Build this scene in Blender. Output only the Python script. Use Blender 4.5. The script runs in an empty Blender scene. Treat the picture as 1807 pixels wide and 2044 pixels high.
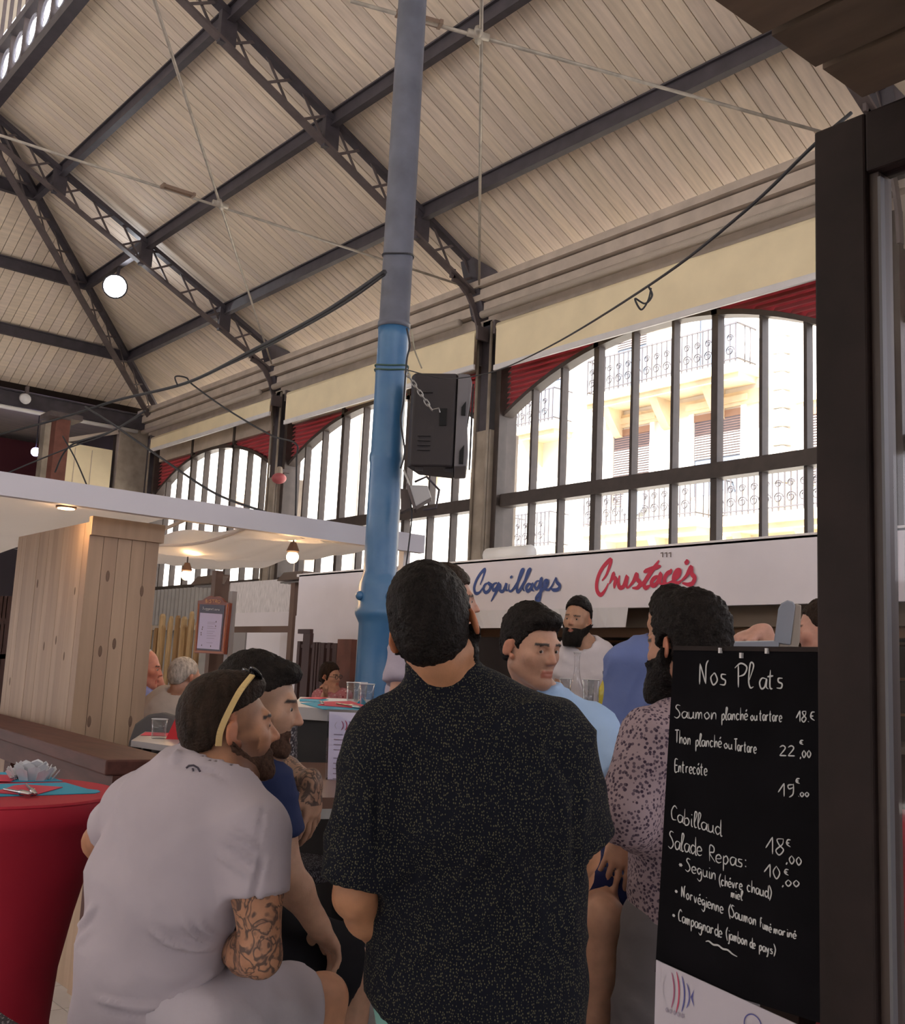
import bpy, math, random
import numpy as np
from mathutils import Vector, Matrix
sc = bpy.context.scene
COL = sc.collection
# ------------------------------------------------------------------ camera, world, light
F, IW, IH = 2120.0, 1807.0, 2044.0
CAM = np.array([0.0, 0.0, 1.5])
RC = np.array([[0.63958981, -0.08725875, -0.76374786],
               [0.76731508, 0.13243209, 0.62744666],
               [0.04639451, -0.98734374, 0.15165717]])
cd = bpy.data.cameras.new('camera'); cam = bpy.data.objects.new('camera', cd); COL.objects.link(cam)
cd.sensor_fit = 'HORIZONTAL'; cd.sensor_width = 36.0; cd.lens = 36.0 * F / IW; cd.clip_end = 300; cd.clip_start = 0.05
cam.matrix_world = Matrix(((RC[0][0], -RC[0][1], -RC[0][2], CAM[0]), (RC[1][0], -RC[1][1], -RC[1][2], CAM[1]),
                           (RC[2][0], -RC[2][1], -RC[2][2], CAM[2]), (0, 0, 0, 1)))
sc.camera = cam
w = bpy.data.worlds.new('sky'); sc.world = w; w.use_nodes = True
bg = w.node_tree.nodes['Background']; bg.inputs[0].default_value = (0.98, 0.95, 1.0, 1); bg.inputs[1].default_value = 3.2
sl = bpy.data.lights.new('sun', 'SUN'); sl.energy = 27.0; sl.angle = math.radians(0.6); sl.color = (1, 0.95, 0.86)
so = bpy.data.objects.new('sun', sl); COL.objects.link(so); so.rotation_euler = (math.radians(36), 0, math.radians(-28))
sc.view_settings.view_transform = 'Standard'; sc.view_settings.look = 'None'
sc.view_settings.exposure = 0.12; sc.view_settings.gamma = 1.0; sc.view_settings.use_curve_mapping = False
# ------------------------------------------------------------------ placing: a photograph point met with a plane of the place
def ray(px, py): return RC @ np.array([px - IW / 2, py - IH / 2, F])
def P(px, py, d): return CAM + ray(px, py) / F * d
def PY(px, py, Y): r = ray(px, py); return CAM + r * ((Y - CAM[1]) / r[1])
def PX(px, py, X): r = ray(px, py); return CAM + r * ((X - CAM[0]) / r[0])
def PZ(px, py, Z): r = ray(px, py); return CAM + r * ((Z - CAM[2]) / r[2])
# ------------------------------------------------------------------ materials
MATS = {}
def mat(name, col, rough=0.6, metal=0.0, var=0.0, vscale=6.0, col2=None, bump=0.0, bscale=40.0, spec=0.4, stretch=None, emit=None, estr=0.0, sss=0.0):
    if name in MATS: return MATS[name]
    m = bpy.data.materials.new(name); m.use_nodes = True; nt = m.node_tree; b = nt.nodes['Principled BSDF']
    b.inputs['Roughness'].default_value = rough; b.inputs['Metallic'].default_value = metal
    b.inputs['Specular IOR Level'].default_value = spec
    c = (*col, 1)
    if var > 0 or col2 is not None:
        tc = nt.nodes.new('ShaderNodeTexCoord'); mp = nt.nodes.new('ShaderNodeMapping')
        nt.links.new(tc.outputs['Object'], mp.inputs[0])
        if stretch: mp.inputs['Scale'].default_value = stretch
        n = nt.nodes.new('ShaderNodeTexNoise'); n.inputs['Scale'].default_value = vscale; n.inputs['Detail'].default_value = 5
        nt.links.new(mp.outputs[0], n.inputs['Vector'])
        r = nt.nodes.new('ShaderNodeMix'); r.data_type = 'RGBA'
        c2 = (*col2, 1) if col2 is not None else (*[x * (1 - var) for x in col], 1)
        c1 = c if col2 is not None else (*[min(1, x * (1 + var)) for x in col], 1)
        ra = nt.nodes.new('ShaderNodeMapRange'); ra.inputs[1].default_value = 0.32; ra.inputs[2].default_value = 0.68
        nt.links.new(n.outputs[0], ra.inputs[0]); nt.links.new(ra.outputs[0], r.inputs[0])
        r.inputs[6].default_value = c1; r.inputs[7].default_value = c2
        nt.links.new(r.outputs[2], b.inputs['Base Color'])
    else: b.inputs['Base Color'].default_value = c
    if bump > 0:
        tc = nt.nodes.new('ShaderNodeTexCoord'); n = nt.nodes.new('ShaderNodeTexNoise'); n.inputs['Scale'].default_value = bscale; n.inputs['Detail'].default_value = 4
        bp = nt.nodes.new('ShaderNodeBump'); bp.inputs['Strength'].default_value = bump; bp.inputs['Distance'].default_value = 0.01
        nt.links.new(tc.outputs['Object'], n.inputs['Vector']); nt.links.new(n.outputs[0], bp.inputs['Height']); nt.links.new(bp.outputs[0], b.inputs['Normal'])
    if emit:
        b.inputs['Emission Color'].default_value = (*emit, 1); b.inputs['Emission Strength'].default_value = estr
    if sss > 0:
        b.inputs['Subsurface Weight'].default_value = sss; b.inputs['Subsurface Radius'].default_value = (0.012, 0.005, 0.003); b.inputs['Subsurface Scale'].default_value = 1.0
    MATS[name] = m; return m
def glassmat(name, tint=(0.97, 0.98, 0.98), gloss=0.08):
    m = bpy.data.materials.new(name); m.use_nodes = True; nt = m.node_tree; nt.nodes.remove(nt.nodes['Principled BSDF'])
    t = nt.nodes.new('ShaderNodeBsdfTransparent'); t.inputs[0].default_value = (*tint, 1)
    g = nt.nodes.new('ShaderNodeBsdfGlossy'); g.inputs['Roughness'].default_value = 0.03
    f = nt.nodes.new('ShaderNodeLayerWeight'); f.inputs[0].default_value = .5; fp = nt.nodes.new('ShaderNodeMath'); fp.operation = 'POWER'; fp.inputs[1].default_value = 4; nt.links.new(f.outputs['Facing'], fp.inputs[0]); fa = nt.nodes.new('ShaderNodeMath'); fa.operation = 'MULTIPLY_ADD'; fa.inputs[1].default_value = .5; fa.inputs[2].default_value = .03; nt.links.new(fp.outputs[0], fa.inputs[0])
    mu = nt.nodes.new('ShaderNodeMath'); mu.operation = 'MULTIPLY'; mu.use_clamp = True; mu.inputs[1].default_value = gloss / 0.04
    x = nt.nodes.new('ShaderNodeMixShader'); nt.links.new(fa.outputs[0], mu.inputs[0]); nt.links.new(mu.outputs[0], x.inputs[0])
    nt.links.new(t.outputs[0], x.inputs[1]); nt.links.new(g.outputs[0], x.inputs[2])
    nt.links.new(x.outputs[0], nt.nodes['Material Output'].inputs[0]); MATS[name] = m; return m
# ------------------------------------------------------------------ mesh helpers
def V(*a): return np.array(a, float)
def unit(v): return np.asarray(v, float) / (np.linalg.norm(v) + 1e-12)
class MB:
    def __init__(s): s.v = []; s.f = []
    def add(s, vs, fs):
        o = len(s.v); s.v += [tuple(map(float, p)) for p in vs]; s.f += [tuple(i + o for i in q) for q in fs]; return s
    def box(s, a, b):
        x0, y0, z0 = a; x1, y1, z1 = b
        return s.add([(x0, y0, z0), (x1, y0, z0), (x1, y1, z0), (x0, y1, z0), (x0, y0, z1), (x1, y0, z1), (x1, y1, z1), (x0, y1, z1)],
                     [(0, 3, 2, 1), (4, 5, 6, 7), (0, 1, 5, 4), (1, 2, 6, 5), (2, 3, 7, 6), (3, 0, 4, 7)])
    def beam(s, a, b, w, h, up=(0, 0, 1), off=(0, 0)):
        a = V(*a); b = V(*b); d = unit(b - a); up = V(*up); r = unit(np.cross(d, up)); u = np.cross(r, d)
        a = a + r * off[0] + u * off[1]; b = b + r * off[0] + u * off[1]
        c = [(-w / 2, -h / 2), (w / 2, -h / 2), (w / 2, h / 2), (-w / 2, h / 2)]
        vs = [a + r * x + u * y for x, y in c] + [b + r * x + u * y for x, y in c]
        return s.add(vs, [(0, 1, 2, 3), (7, 6, 5, 4), (0, 4, 5, 1), (1, 5, 6, 2), (2, 6, 7, 3), (3, 7, 4, 0)])
    def tube(s, pts, r, n=8, closed=False, caps=True):
        pts = [V(*p) for p in pts]; m = len(pts); rr = r if hasattr(r, '__len__') else [r] * m
        o = len(s.v); prev = None
        for i, p in enumerate(pts):
            a = pts[i - 1] if i > 0 else (pts[-1] if closed else pts[0]); b = pts[i + 1] if i < m - 1 else (pts[0] if closed else pts[-1])
            t = unit(b - a)
            if prev is None:
                q = V(0, 0, 1) if abs(t[2]) < 0.9 else V(1, 0, 0); u = unit(np.cross(t, q))
            else: u = unit(prev - t * np.dot(prev, t))
            prev = u; w_ = np.cross(t, u)
            for k in range(n):
                an = 2 * math.pi * k / n; s.v.append(tuple(p + (u * math.cos(an) + w_ * math.sin(an)) * rr[i]))
        for i in range(m if closed else m - 1):
            j = (i + 1) % m
            for k in range(n):
                s.f.append((o + i * n + k, o + i * n + (k + 1) % n, o + j * n + (k + 1) % n, o + j * n + k))
        if caps and not closed:
            s.f.append(tuple(o + k for k in range(n))[::-1]); s.f.append(tuple(o + (m - 1) * n + k for k in range(n)))
        return s
    def lathe(s, prof, c=(0, 0, 0), n=24, axis=None):
        # prof: (radius, height); axis: optional (u, v, w) frame
        u, v_, w_ = axis if axis is not None else (V(1, 0, 0), V(0, 1, 0), V(0, 0, 1)); c = V(*c); o = len(s.v)
        for r, z in prof:
            for k in range(n):
                a = 2 * math.pi * k / n; s.v.append(tuple(c + u * (r * math.cos(a)) + v_ * (r * math.sin(a)) + w_ * z))
        for i in range(len(prof) - 1):
            for k in range(n): s.f.append((o + i * n + k, o + i * n + (k + 1) % n, o + (i + 1) * n + (k + 1) % n, o + (i + 1) * n + k))
        s.f.append(tuple(o + k for k in range(n))[::-1]); s.f.append(tuple(o + (len(prof) - 1) * n + k for k in range(n)))
        return s
    def prism(s, poly, d):
        # poly: planar 3D loop, d: extrusion vector
        n = len(poly); d = V(*d); vs = [V(*p) for p in poly]; vs = vs + [p + d for p in vs]
        return s.add(vs, [tuple(range(n))[::-1], tuple(range(n, 2 * n))] + [(i, (i + 1) % n, (i + 1) % n + n, i + n) for i in range(n)])
    def ell(s, c, r, n=12, R=None):
        c = V(*c); r = V(*(r if hasattr(r, '__len__') else (r, r, r))); o = len(s.v); R = np.eye(3) if R is None else R
        for i in range(n + 1):
            t = math.pi * i / n
            for k in range(2 * n):
                a = math.pi * k / n; s.v.append(tuple(c + R @ (r * V(math.sin(t) * math.cos(a), math.sin(t) * math.sin(a), math.cos(t)))))
        for i in range(n):
            for k in range(2 * n): s.f.append((o + i * 2 * n + k, o + (i + 1) * 2 * n + k, o + (i + 1) * 2 * n + (k + 1) % (2 * n), o + i * 2 * n + (k + 1) % (2 * n)))
        return s
    def mesh(s, name):
        me = bpy.data.meshes.new(name); me.from_pydata(s.v, [], s.f); me.update(); return me
    def build(s, name, m, parent=None, smooth=False, bevel=0.0, **tags):
        return link(name, s.mesh(name), m, parent, smooth, bevel, **tags)
def link(name, me, m, parent=None, smooth=False, bevel=0.0, **tags):
    o = bpy.data.objects.new(name, me); COL.objects.link(o)
    if m is not None:
        for q in (m if isinstance(m, (list, tuple)) else [m]): 
            if not any(x == q for x in me.materials): me.materials.append(q)
    if smooth:
        me.polygons.foreach_set('use_smooth', [True] * len(me.polygons))
    if bevel > 0:
        b = o.modifiers.new('bevel', 'BEVEL'); b.width = bevel; b.segments = 2; b.limit_method = 'ANGLE'; b.angle_limit = math.radians(50)
    if parent is not None:
        o.parent = parent; o.matrix_parent_inverse = Matrix.Translation(-Vector(parent.location))
    return tag(o, **tags)
def tag(o, label=None, cat=None, group=None, kind=None):
    if label: o['label'] = label
    if cat: o['category'] = cat
    if group: o['group'] = group
    if kind: o['kind'] = kind
    return o
def empty(name, loc, label=None, cat=None, group=None, kind=None):
    o = bpy.data.objects.new(name, None); COL.objects.link(o); o.location = tuple(map(float, loc)); o.empty_display_size = 0.1
    return tag(o, label, cat, group, kind)
def inst(name, me, parent, loc, rot=(0, 0, 0), scale=(1, 1, 1)):
    o = bpy.data.objects.new(name, me); COL.objects.link(o); o.location = tuple(map(float, loc)); o.rotation_euler = rot; o.scale = scale
    if parent is not None:
        o.parent = parent; o.matrix_parent_inverse = Matrix.Translation(-Vector(parent.location))
    return o
def smoothpath(pts, n=6):
    pts = [V(*p) for p in pts]; out = []
    for i in range(len(pts) - 1):
        p0 = pts[max(i - 1, 0)]; p1 = pts[i]; p2 = pts[i + 1]; p3 = pts[min(i + 2, len(pts) - 1)]
        for k in range(n):
            t = k / n; out.append(0.5 * ((2 * p1) + (p2 - p0) * t + (2 * p0 - 5 * p1 + 4 * p2 - p3) * t * t + (3 * p1 - p0 - 3 * p2 + p3) * t ** 3))
    out.append(pts[-1]); return out
rnd = random.Random(7)
# ------------------------------------------------------------------ the hall: floor, roof, window wall
m_plank = mat('cream_painted_boards', (0.72, 0.64, 0.53), 0.6, var=0.10, vscale=2.2, stretch=(6, 0.8, 1), bump=0.15, bscale=30)
m_deck = mat('dark_roof_deck', (0.05, 0.035, 0.03), 0.9)
m_iron = mat('dark_painted_iron', (0.06, 0.052, 0.062), 0.5, var=0.2, vscale=5, bump=0.1, bscale=60)
m_iron2 = mat('grey_brown_iron', (0.11, 0.088, 0.088), 0.5, var=0.2, vscale=5)
m_stone = mat('weathered_stone', (0.32, 0.27, 0.22), 0.85, var=0.25, vscale=3, bump=0.3, bscale=14)
m_bronze = mat('bronze_window_frames', (0.055, 0.041, 0.036), 0.5, var=0.15, vscale=8)
m_red = mat('red_louvre_paint', (0.60, 0.17, 0.19), 0.6, var=0.15, vscale=3)
m_redback = mat('dark_red_backing', (0.30, 0.05, 0.06), 0.8)
for _m, _c in ((m_red, (.55, .20, .22)), (m_redback, (.45, .15, .17))):
    _n = _m.node_tree; _t = _n.nodes.new('ShaderNodeBsdfTranslucent'); _t.inputs[0].default_value = (*_c, 1); _x = _n.nodes.new('ShaderNodeMixShader'); _x.inputs[0].default_value = .5
    _n.links.new(_n.nodes['Principled BSDF'].outputs[0], _x.inputs[1]); _n.links.new(_t.outputs[0], _x.inputs[2]); _n.links.new(_x.outputs[0], _n.nodes['Material Output'].inputs[0])
m_blind = mat('cream_blind_fabric', (0.86, 0.74, 0.50), 0.75, var=0.06, vscale=2)
m_white = mat('white_painted_metal', (0.72, 0.70, 0.70), 0.5, var=0.05, vscale=4)
m_beige = mat('beige_moulding', (0.52, 0.44, 0.37), 0.7, var=0.12, vscale=4)
m_glass = glassmat('window_glass')
m_tile = mat('pale_floor_tile', (0.62, 0.60, 0.60), 0.3, var=0.08, vscale=3)
m_grout = mat('tile_grout', (0.40, 0.38, 0.38), 0.8)
fl = MB().box((-40, -16, -0.25), (14, 12, -0.012)).build('floor', m_grout, kind='structure')
tm = MB().box((-0.165, -0.165, -0.012), (0.165, 0.165, 0)).mesh('floor_tile'); tm.materials.append(m_tile)
nt_ = 0
for i in range(16):
    for j in range(16):
        inst('floor_tile', tm, fl, (-5.6 + i * 0.334, -0.3 + j * 0.334, 0))
big = MB().box((-40, -16, -0.012), (-5.78, 12, 0)); big.box((-0.41, -16, -0.012), (14, 12, 0)); big.box((-5.78, -16, -0.012), (-0.41, -0.478, 0)); big.box((-5.78, 4.895, -0.012), (-0.41, 12, 0))
big.build('tiled_paving', mat('pale_floor_tile_far', (0.6, 0.58, 0.58), 0.35, var=0.1, vscale=2), fl, kind='stuff')
SL = 0.497; SA = math.atan(SL)
def roofz(Y): return 7.28 + SL * (10 - Y)
BAYX = [-23.2, -17.35, -11.45, -5.05, 1.0]
# roof boards (each board runs from the eaves up to the lantern)
ceil = MB()
ceil.add([(-24.5, 10.6, roofz(10.6) + .20), (12, 10.6, roofz(10.6) + .20), (12, 4.15, roofz(4.15) + .20), (-24.5, 4.15, roofz(4.15) + .20)], [(0, 1, 2, 3)])
ceiling = ceil.build('ceiling', m_deck, kind='structure')
Lp = 6.2 / math.cos(SA)
pm = MB().box((-0.0895, -Lp, -0.012), (0.0895, 0, 0.012)).mesh('roof_board'); pm.materials.append(m_plank)
pms = []
for c in range(4):
    k = 1 + (c - 1.5) * 0.05
    mm = pm.copy(); mm.materials.clear(); mm.materials.append(mat('cream_painted_boards_%d' % c, (0.74 * k, 0.625 * k, 0.51 * k * (0.98 if c % 2 else 1.02)), 0.6, var=0.12, vscale=2.2, stretch=(6, 0.8, 1), bump=0.15, bscale=30)); pms.append(mm)
x = -24.3
while x < 1.2:
    inst('roof_board', rnd.choice(pms), ceiling, (x, 10.35, roofz(10.35) + 0.15 + rnd.uniform(-.003, .003)), (-SA, 0, 0)); x += 0.19
MB().add([(1.1, 10.4, roofz(10.4) + .14), (12, 10.4, roofz(10.4) + .14), (12, 4.15, roofz(4.15) + .14), (1.1, 4.15, roofz(4.15) + .14)], [(0, 1, 2, 3)]).build('roof_boarding', m_plank, ceiling, kind='stuff')
# hipped end
def hipz(X): return 7.28 + SL * (X + 23.2)
ceil2 = MB(); ceil2.add([(-24.5, -6, hipz(-24.5) + .20), (-24.5, 10.6, hipz(-24.5) + .20), (-16.7, 10.6, hipz(-16.7) + .20), (-16.7, -6, hipz(-16.7) + .20)], [(0, 1, 2, 3)])
# hip deck is cut along the hip line so that it does not cross the main slope
ceil2 = MB(); ceil2.add([(-24.2, -6, hipz(-24.2) + .2), (-24.2, 11.0, hipz(-24.2) + .2), (-16.9, 3.7, hipz(-16.9) + .2), (-16.9, -6, hipz(-16.9) + .2)], [(0, 1, 2, 3)])
ceiling2 = ceil2.build('ceiling_hip', m_deck, kind='structure')
y = 10.0
while y > 2.0:
    L = min(6.7, max(0.3, 10.2 - y)) / math.cos(SA)
    me = MB().box((-0.02, -0.0895, -0.012), (L, 0.0895, 0.012)).mesh('hip_board'); me.materials.append(rnd.choice(pms).materials[0])
    inst('roof_board', me, ceiling2, (-23.4, y, hipz(-23.4) + 0.15), (0, -SA, 0)); y -= 0.19
# central lantern roof above the columns, open at its glazed sides
MB().box((-30, -7, 12.4), (14, 4.6, 12.55)).build('ceiling_lantern', mat('lantern_boarding', (0.5, 0.46, 0.4), 0.7), kind='structure')
# purlins
def purlin(a, b, m=m_iron, w=.10, h=.20, name='roof_beam'):
    q = MB(); q.beam(a, b, w, .022, off=(0, h / 2)); q.beam(a, b, w * .25, h); q.beam(a, b, w, .022, off=(0, -h / 2))
    return q.build(name, m, kind='structure')
PUR = [8.6, 7.0, 5.4]
for Y in PUR:
    purlin((-23.2 + (10 - Y), Y, roofz(Y)), (8, Y, roofz(Y)))
    X = -23.2 + (10 - Y); purlin((X, Y, hipz(X)), (X, -3, hipz(X)))
# lattice trusses
def lattice(name, a, b, depth=.42, pitch=.60, side=(1, 0, 0), m=m_iron):
    a = V(*a); b = V(*b); e = empty(name, (a[0], a[1], a[2]), kind='structure')
    d = b - a; L = np.linalg.norm(d); t = d / L; dn = V(0, 0, -depth); sd = unit(side)
    MB().beam(a, b, .13, .07, up=np.cross(sd, t)).build('top_chord', m_iron, e)
    MB().beam(a + dn, b + dn, .13, .035, up=np.cross(sd, t)).build('bottom_chord', m_iron2, e)
    n = int(L / pitch); q = L / n
    for i in range(n):
        s0 = a + t * (i * q + .09); s1 = a + t * ((i + 1) * q - .09)
        o1 = sd * 0.012
        MB().beam(s0 + o1, s1 + dn + o1, .036, .014, up=sd).build('brace', m_iron2, e)
        MB().beam(s1 - o1, s0 + dn - o1, .036, .014, up=sd).build('brace', m_iron2, e)
    return e
for X in BAYX[1:]:
    e = lattice('roof_truss', (X, 9.85, roofz(9.85)), (X, 3.6, roofz(3.6)))
    for Y in PUR:
        MB().box((X - .045, Y - .12, roofz(Y) - .42), (X + .045, Y + .10, roofz(Y) + .02)).build('gusset', m_iron, e)
    MB().prism([(X - .14, 9.45, roofz(9.45) - .02), (X - .14, 9.95, roofz(9.95) + .15), (X - .14, 9.95, 6.62), (X - .14, 9.72, 6.70)], (.28, 0, 0)).build('end_shoe', m_iron, e)
    pts = [V(X, 9.2, roofz(9.2) - .36)] + [V(X, 9.2 + .62 * math.sin(k * math.pi / 12), 6.0 + (roofz(9.2) - .5 - 6.0) * math.cos(k * math.pi / 12)) for k in range(0, 7)]
    c = MB()
    for p0, p1 in zip(pts[:-1], pts[1:]): c.beam(p0, p1, .09, .035, up=(1, 0, 0))
    c.build('curved_strut', m_iron2, e)
lattice('roof_truss', (-23.1, 9.9, roofz(9.9)), (-16.8, 3.6, roofz(3.6)), side=(1, 1, 0), pitch=.8)
# lantern girder on the column line
ge = empty('lantern_girder', (-30, 4.12, 10.2), kind='structure')
purl = MB()
MB().beam((-17.0, 4.12, 10.10), (10, 4.12, 10.10), .16, .16).build('bottom_rail', m_iron, ge)
MB().beam((-17.0, 4.12, 10.98), (10, 4.12, 10.98), .16, .14).build('top_rail', m_iron, ge)
for k in range(30):
    x0 = -16.8 + k * .62
    MB().beam((x0, 4.12, 10.25), (x0, 4.12, 10.9), .04, .09, up=(0, 1, 0)).build('post', m_iron2, ge)
    c = MB(); r_ = .24
    c.tube([(x0 + .31 + r_ * math.cos(a), 4.12, 10.57 + r_ * math.sin(a)) for a in np.linspace(0, 2 * math.pi, 17)[:-1]], .022, 6, closed=True)
    c.build('ring', mat('pale_blue_iron', (0.30, 0.31, 0.38), 0.5), ge)
for k in range(46):
    x0 = -16.8 + k * .42; MB().beam((x0, 4.08, 11.0), (x0, 4.08, 12.4), .03, .05, up=(0, 1, 0)).build('glazing_bar', m_iron2, ge)
# tie rods
m_rod = mat('galvanised_rod', (0.42, 0.38, 0.33), 0.45, metal=0.3, var=0.2, vscale=9)
ZR = 7.05
def rod(a, b, r=.016, nm='tie_rod', label=None):
    o = MB().tube([a, b], r, 8).build(nm, m_rod, smooth=True); return tag(o, label, 'rod', 'tie rods under the roof')
n2 = PZ(440, 408, ZR); n1 = PZ(955, 70, ZR)
br1 = V(-11.2, 9.5, 7.1); br2 = V(-17.1, 9.5, 7.1)
def node(n, rods, label):
    e = empty('tie_rod_cross', n, label, 'rod')
    for a, b in rods: MB().tube([a, b], .017, 8).build('rod', m_rod, e, smooth=True)
    for a, b in rods:
        t = unit(b - a); MB().tube([n - t * .10, n + t * .10], .034, 8).build('sleeve', m_rod, e, smooth=True)
    t = unit(rods[0][1] - rods[0][0]); c = n + t * .55
    q = MB(); s_ = np.cross(t, V(0, 0, 1)); q.beam(c - t * .18 + s_ * .035, c + t * .18 + s_ * .035, .018, .03); q.beam(c - t * .18 - s_ * .035, c + t * .18 - s_ * .035, .018, .03)
    q.beam(c - t * .19 - s_ * .05, c - t * .19 + s_ * .05, .03, .04); q.beam(c + t * .19 - s_ * .05, c + t * .19 + s_ * .05, .03, .04)
    q.build('turnbuckle', mat('rusty_turnbuckle', (0.22, 0.15, 0.11), 0.6), e)
far2 = PZ(295, -40, ZR); farL = PZ(-40, 257, ZR)
node(n2, [(V(-11.45, 9.5, 7.12), farL), (br2, far2)], 'crossed tie rods hanging over the pine clad pillar')
node(n1, [(PZ(1700, 280, ZR), PZ(700, 2, ZR)), (br1, PZ(962, -60, ZR))], 'crossed tie rods to the far side of the blue column top')
# ------------------------------------------------------------------ window wall
wy0, wy1 = 9.9, 10.25
ww = empty('wall_window', (-8.5, 10, 0), kind='structure')
q = MB().box((-24, 9.95, 6.0), (8, 10.3, 6.95)); q.build('upper_wall', m_beige, ww)
q = MB().box((-24, 9.95, 0), (8, 10.25, 3.05)); q.build('lower_wall', mat('grey_lower_wall', (0.42, 0.40, 0.38), 0.8, var=0.12, vscale=1.5), ww)
for k, (y0, z0, y1, z1) in enumerate([(9.62, 6.92, 9.98, 7.08), (9.70, 6.76, 9.98, 6.90), (9.80, 6.58, 9.98, 6.74), (9.55, 7.10, 10.0, 7.20)]):
    MB().box((-23.3, y0, z0), (6, y1, z1)).build('eaves_moulding', m_beige, ww)
mesh_m = mat('perforated_tube', (0.50, 0.43, 0.36), 0.6, bump=0.8, bscale=120)
for a, b in zip(BAYX[:-1], BAYX[1:]):
    MB().tube([(a + .25, 9.58, 6.66), (b - .25, 9.58, 6.66)], .055, 12).build('perforated_tube', mesh_m, ww, smooth=True)
WINX = [-23.05, -17.24, -11.32, -5.36, 0.55]
for X in WINX:
    e = empty('pillar', (X, 9.95, 0), kind='structure')
    MB().box((X - .17, 9.78, 0), (X + .17, 10.35, 5.0)).build('stone_pier', m_stone, e, bevel=.01)
    MB().box((X - .10, 9.80, 5.0), (X + .10, 10.30, 6.65)).build('iron_post', m_iron, e)
    for s in (-1, 1):
        MB().box((X + s * .225 - .05, 9.86, 3.0), (X + s * .225 + .05, 10.2, 6.4)).build('jamb', m_bronze, e)
        MB().tube([(X + s * .14, 9.755, 2.9), (X + s * .14, 9.76, 6.6)], .022, 8).build('downpipe', m_stone, e, smooth=True)
HW = 2.69; ZS = 5.20; ZP = 5.93; RA = (HW ** 2 + (ZP - ZS) ** 2) / (2 * (ZP - ZS))
def archz(u, R=RA): return ZP - RA + math.sqrt(max(R * R - u * u, 0))
MUL = [-2.13, -1.57, -.94, -.32, .32, .94, 1.57, 2.13]
for bi, (xa, xb) in enumerate(zip(WINX[:-1], WINX[1:])):
    c = (xa + xb) / 2
    e = empty('window_%d' % (4 - bi), (c, 10, 3.05), kind='structure')
    # arched head
    N = 24; us = np.linspace(-HW, HW, N + 1); q = MB()
    for a, b in zip(us[:-1], us[1:]):
        q.prism([(c + a, 9.93, archz(a)), (c + b, 9.93, archz(b)), (c + b, 9.93, archz(b) + .065), (c + a, 9.93, archz(a) + .065)], (0, .18, 0))
    q.build('arched_head', m_bronze, e)
    edges = [-HW] + MUL + [HW]
    for i, u in enumerate(MUL):
        wd = .09 if abs(abs(u) - .94) < .01 else .042
        MB().box((c + u - wd / 2, 9.95, 3.05), (c + u + wd / 2, 10.07, archz(u) + .03)).build('mullion', m_bronze, e)
        if wd > .08: MB().box((c + u - .04, 9.93, archz(u)), (c + u + .04, 10.0, 6.5)).build('tympanum_bar', m_bronze, e)
    MB().box((c - HW, 9.92, 3.88), (c + HW, 10.1, 4.06)).build('transom', m_bronze, e)
    MB().box((c - HW, 9.90, 3.0), (c + HW, 10.1, 3.12)).build('sill_rail', m_bronze, e)
    for i in range(9):
        a, b = edges[i], edges[i + 1]
        MB().add([(c + a, 10.02, 3.1), (c + b, 10.02, 3.1), (c + b, 10.02, 3.9), (c + a, 10.02, 3.9)], [(0, 1, 2, 3)]).build('pane', m_glass, e)
        t = [(c + a, 10.02, 4.04), (c + b, 10.02, 4.04)] + [(c + u, 10.02, archz(u) + .03) for u in np.linspace(b, a, 4)]
        MB().add(t, [tuple(range(len(t)))]).build('pane', m_glass, e)
    # red louvres over the arch
    q = MB()
    for a, b in zip(us[:-1], us[1:]):
        q.prism([(c + a, 10.04, archz(a) + .05), (c + b, 10.04, archz(b) + .05), (c + b, 10.04, 6.55), (c + a, 10.04, 6.55)], (0, .03, 0))
    q.build('louvre_backing', m_redback, e)
    z = ZS + .03
    while z < 6.5:
        if z + .02 < ZP + .065:
            um = math.sqrt(max(0, (RA + .065) ** 2 - (z + .02 - ZP + RA) ** 2)); spans = [(-HW, -um), (um, HW)]
        else: spans = [(-HW, HW)]
        for a, b in spans:
            if b - a > .08:
                MB().add([(c + a, 10.03, z + .075), (c + b, 10.03, z + .075), (c + b, 9.975, z + .012), (c + a, 9.975, z + .012), (c + a, 10.03, z + .055), (c + b, 10.03, z + .055), (c + b, 9.98, z), (c + a, 9.98, z)],
                         [(0, 1, 2, 3), (3, 2, 6, 7), (7, 6, 5, 4), (0, 3, 7, 4), (1, 5, 6, 2)]).build('slat', m_red, e)
        z += .078
# roller blinds
def blind(xa, xb, ztop, zbot, label):
    e = empty('roller_blind', ((xa + xb) / 2, 9.62, zbot), label, 'blind', 'cream roller blinds over the arched windows')
    MB().tube([(xa, 9.62, ztop), (xb, 9.62, ztop)], .075, 14).build('roller', m_blind, e, smooth=True)
    MB().box((xa + .02, 9.54, zbot), (xb - .02, 9.55, ztop)).build('fabric', m_blind, e)
    MB().box((xa, 9.525, zbot - .05), (xb, 9.565, zbot + .03)).build('bottom_bar', m_white, e, bevel=.008)
    for x in (xa - .03, xb + .03): MB().box((x - .02, 9.54, ztop - .1), (x + .02, 9.75, ztop + .1)).build('bracket', m_iron2, e)
blind(-10.85, -5.5, 6.40, 5.80, 'wide cream roller blind over the nearest arched window with the balcony view')
blind(-16.55, -11.28, 6.40, 5.90, 'cream roller blind over the arched window behind the loudspeaker')
blind(-22.4, -17.1, 6.40, 6.16, 'short cream roller blind over the farthest arched window')
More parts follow.
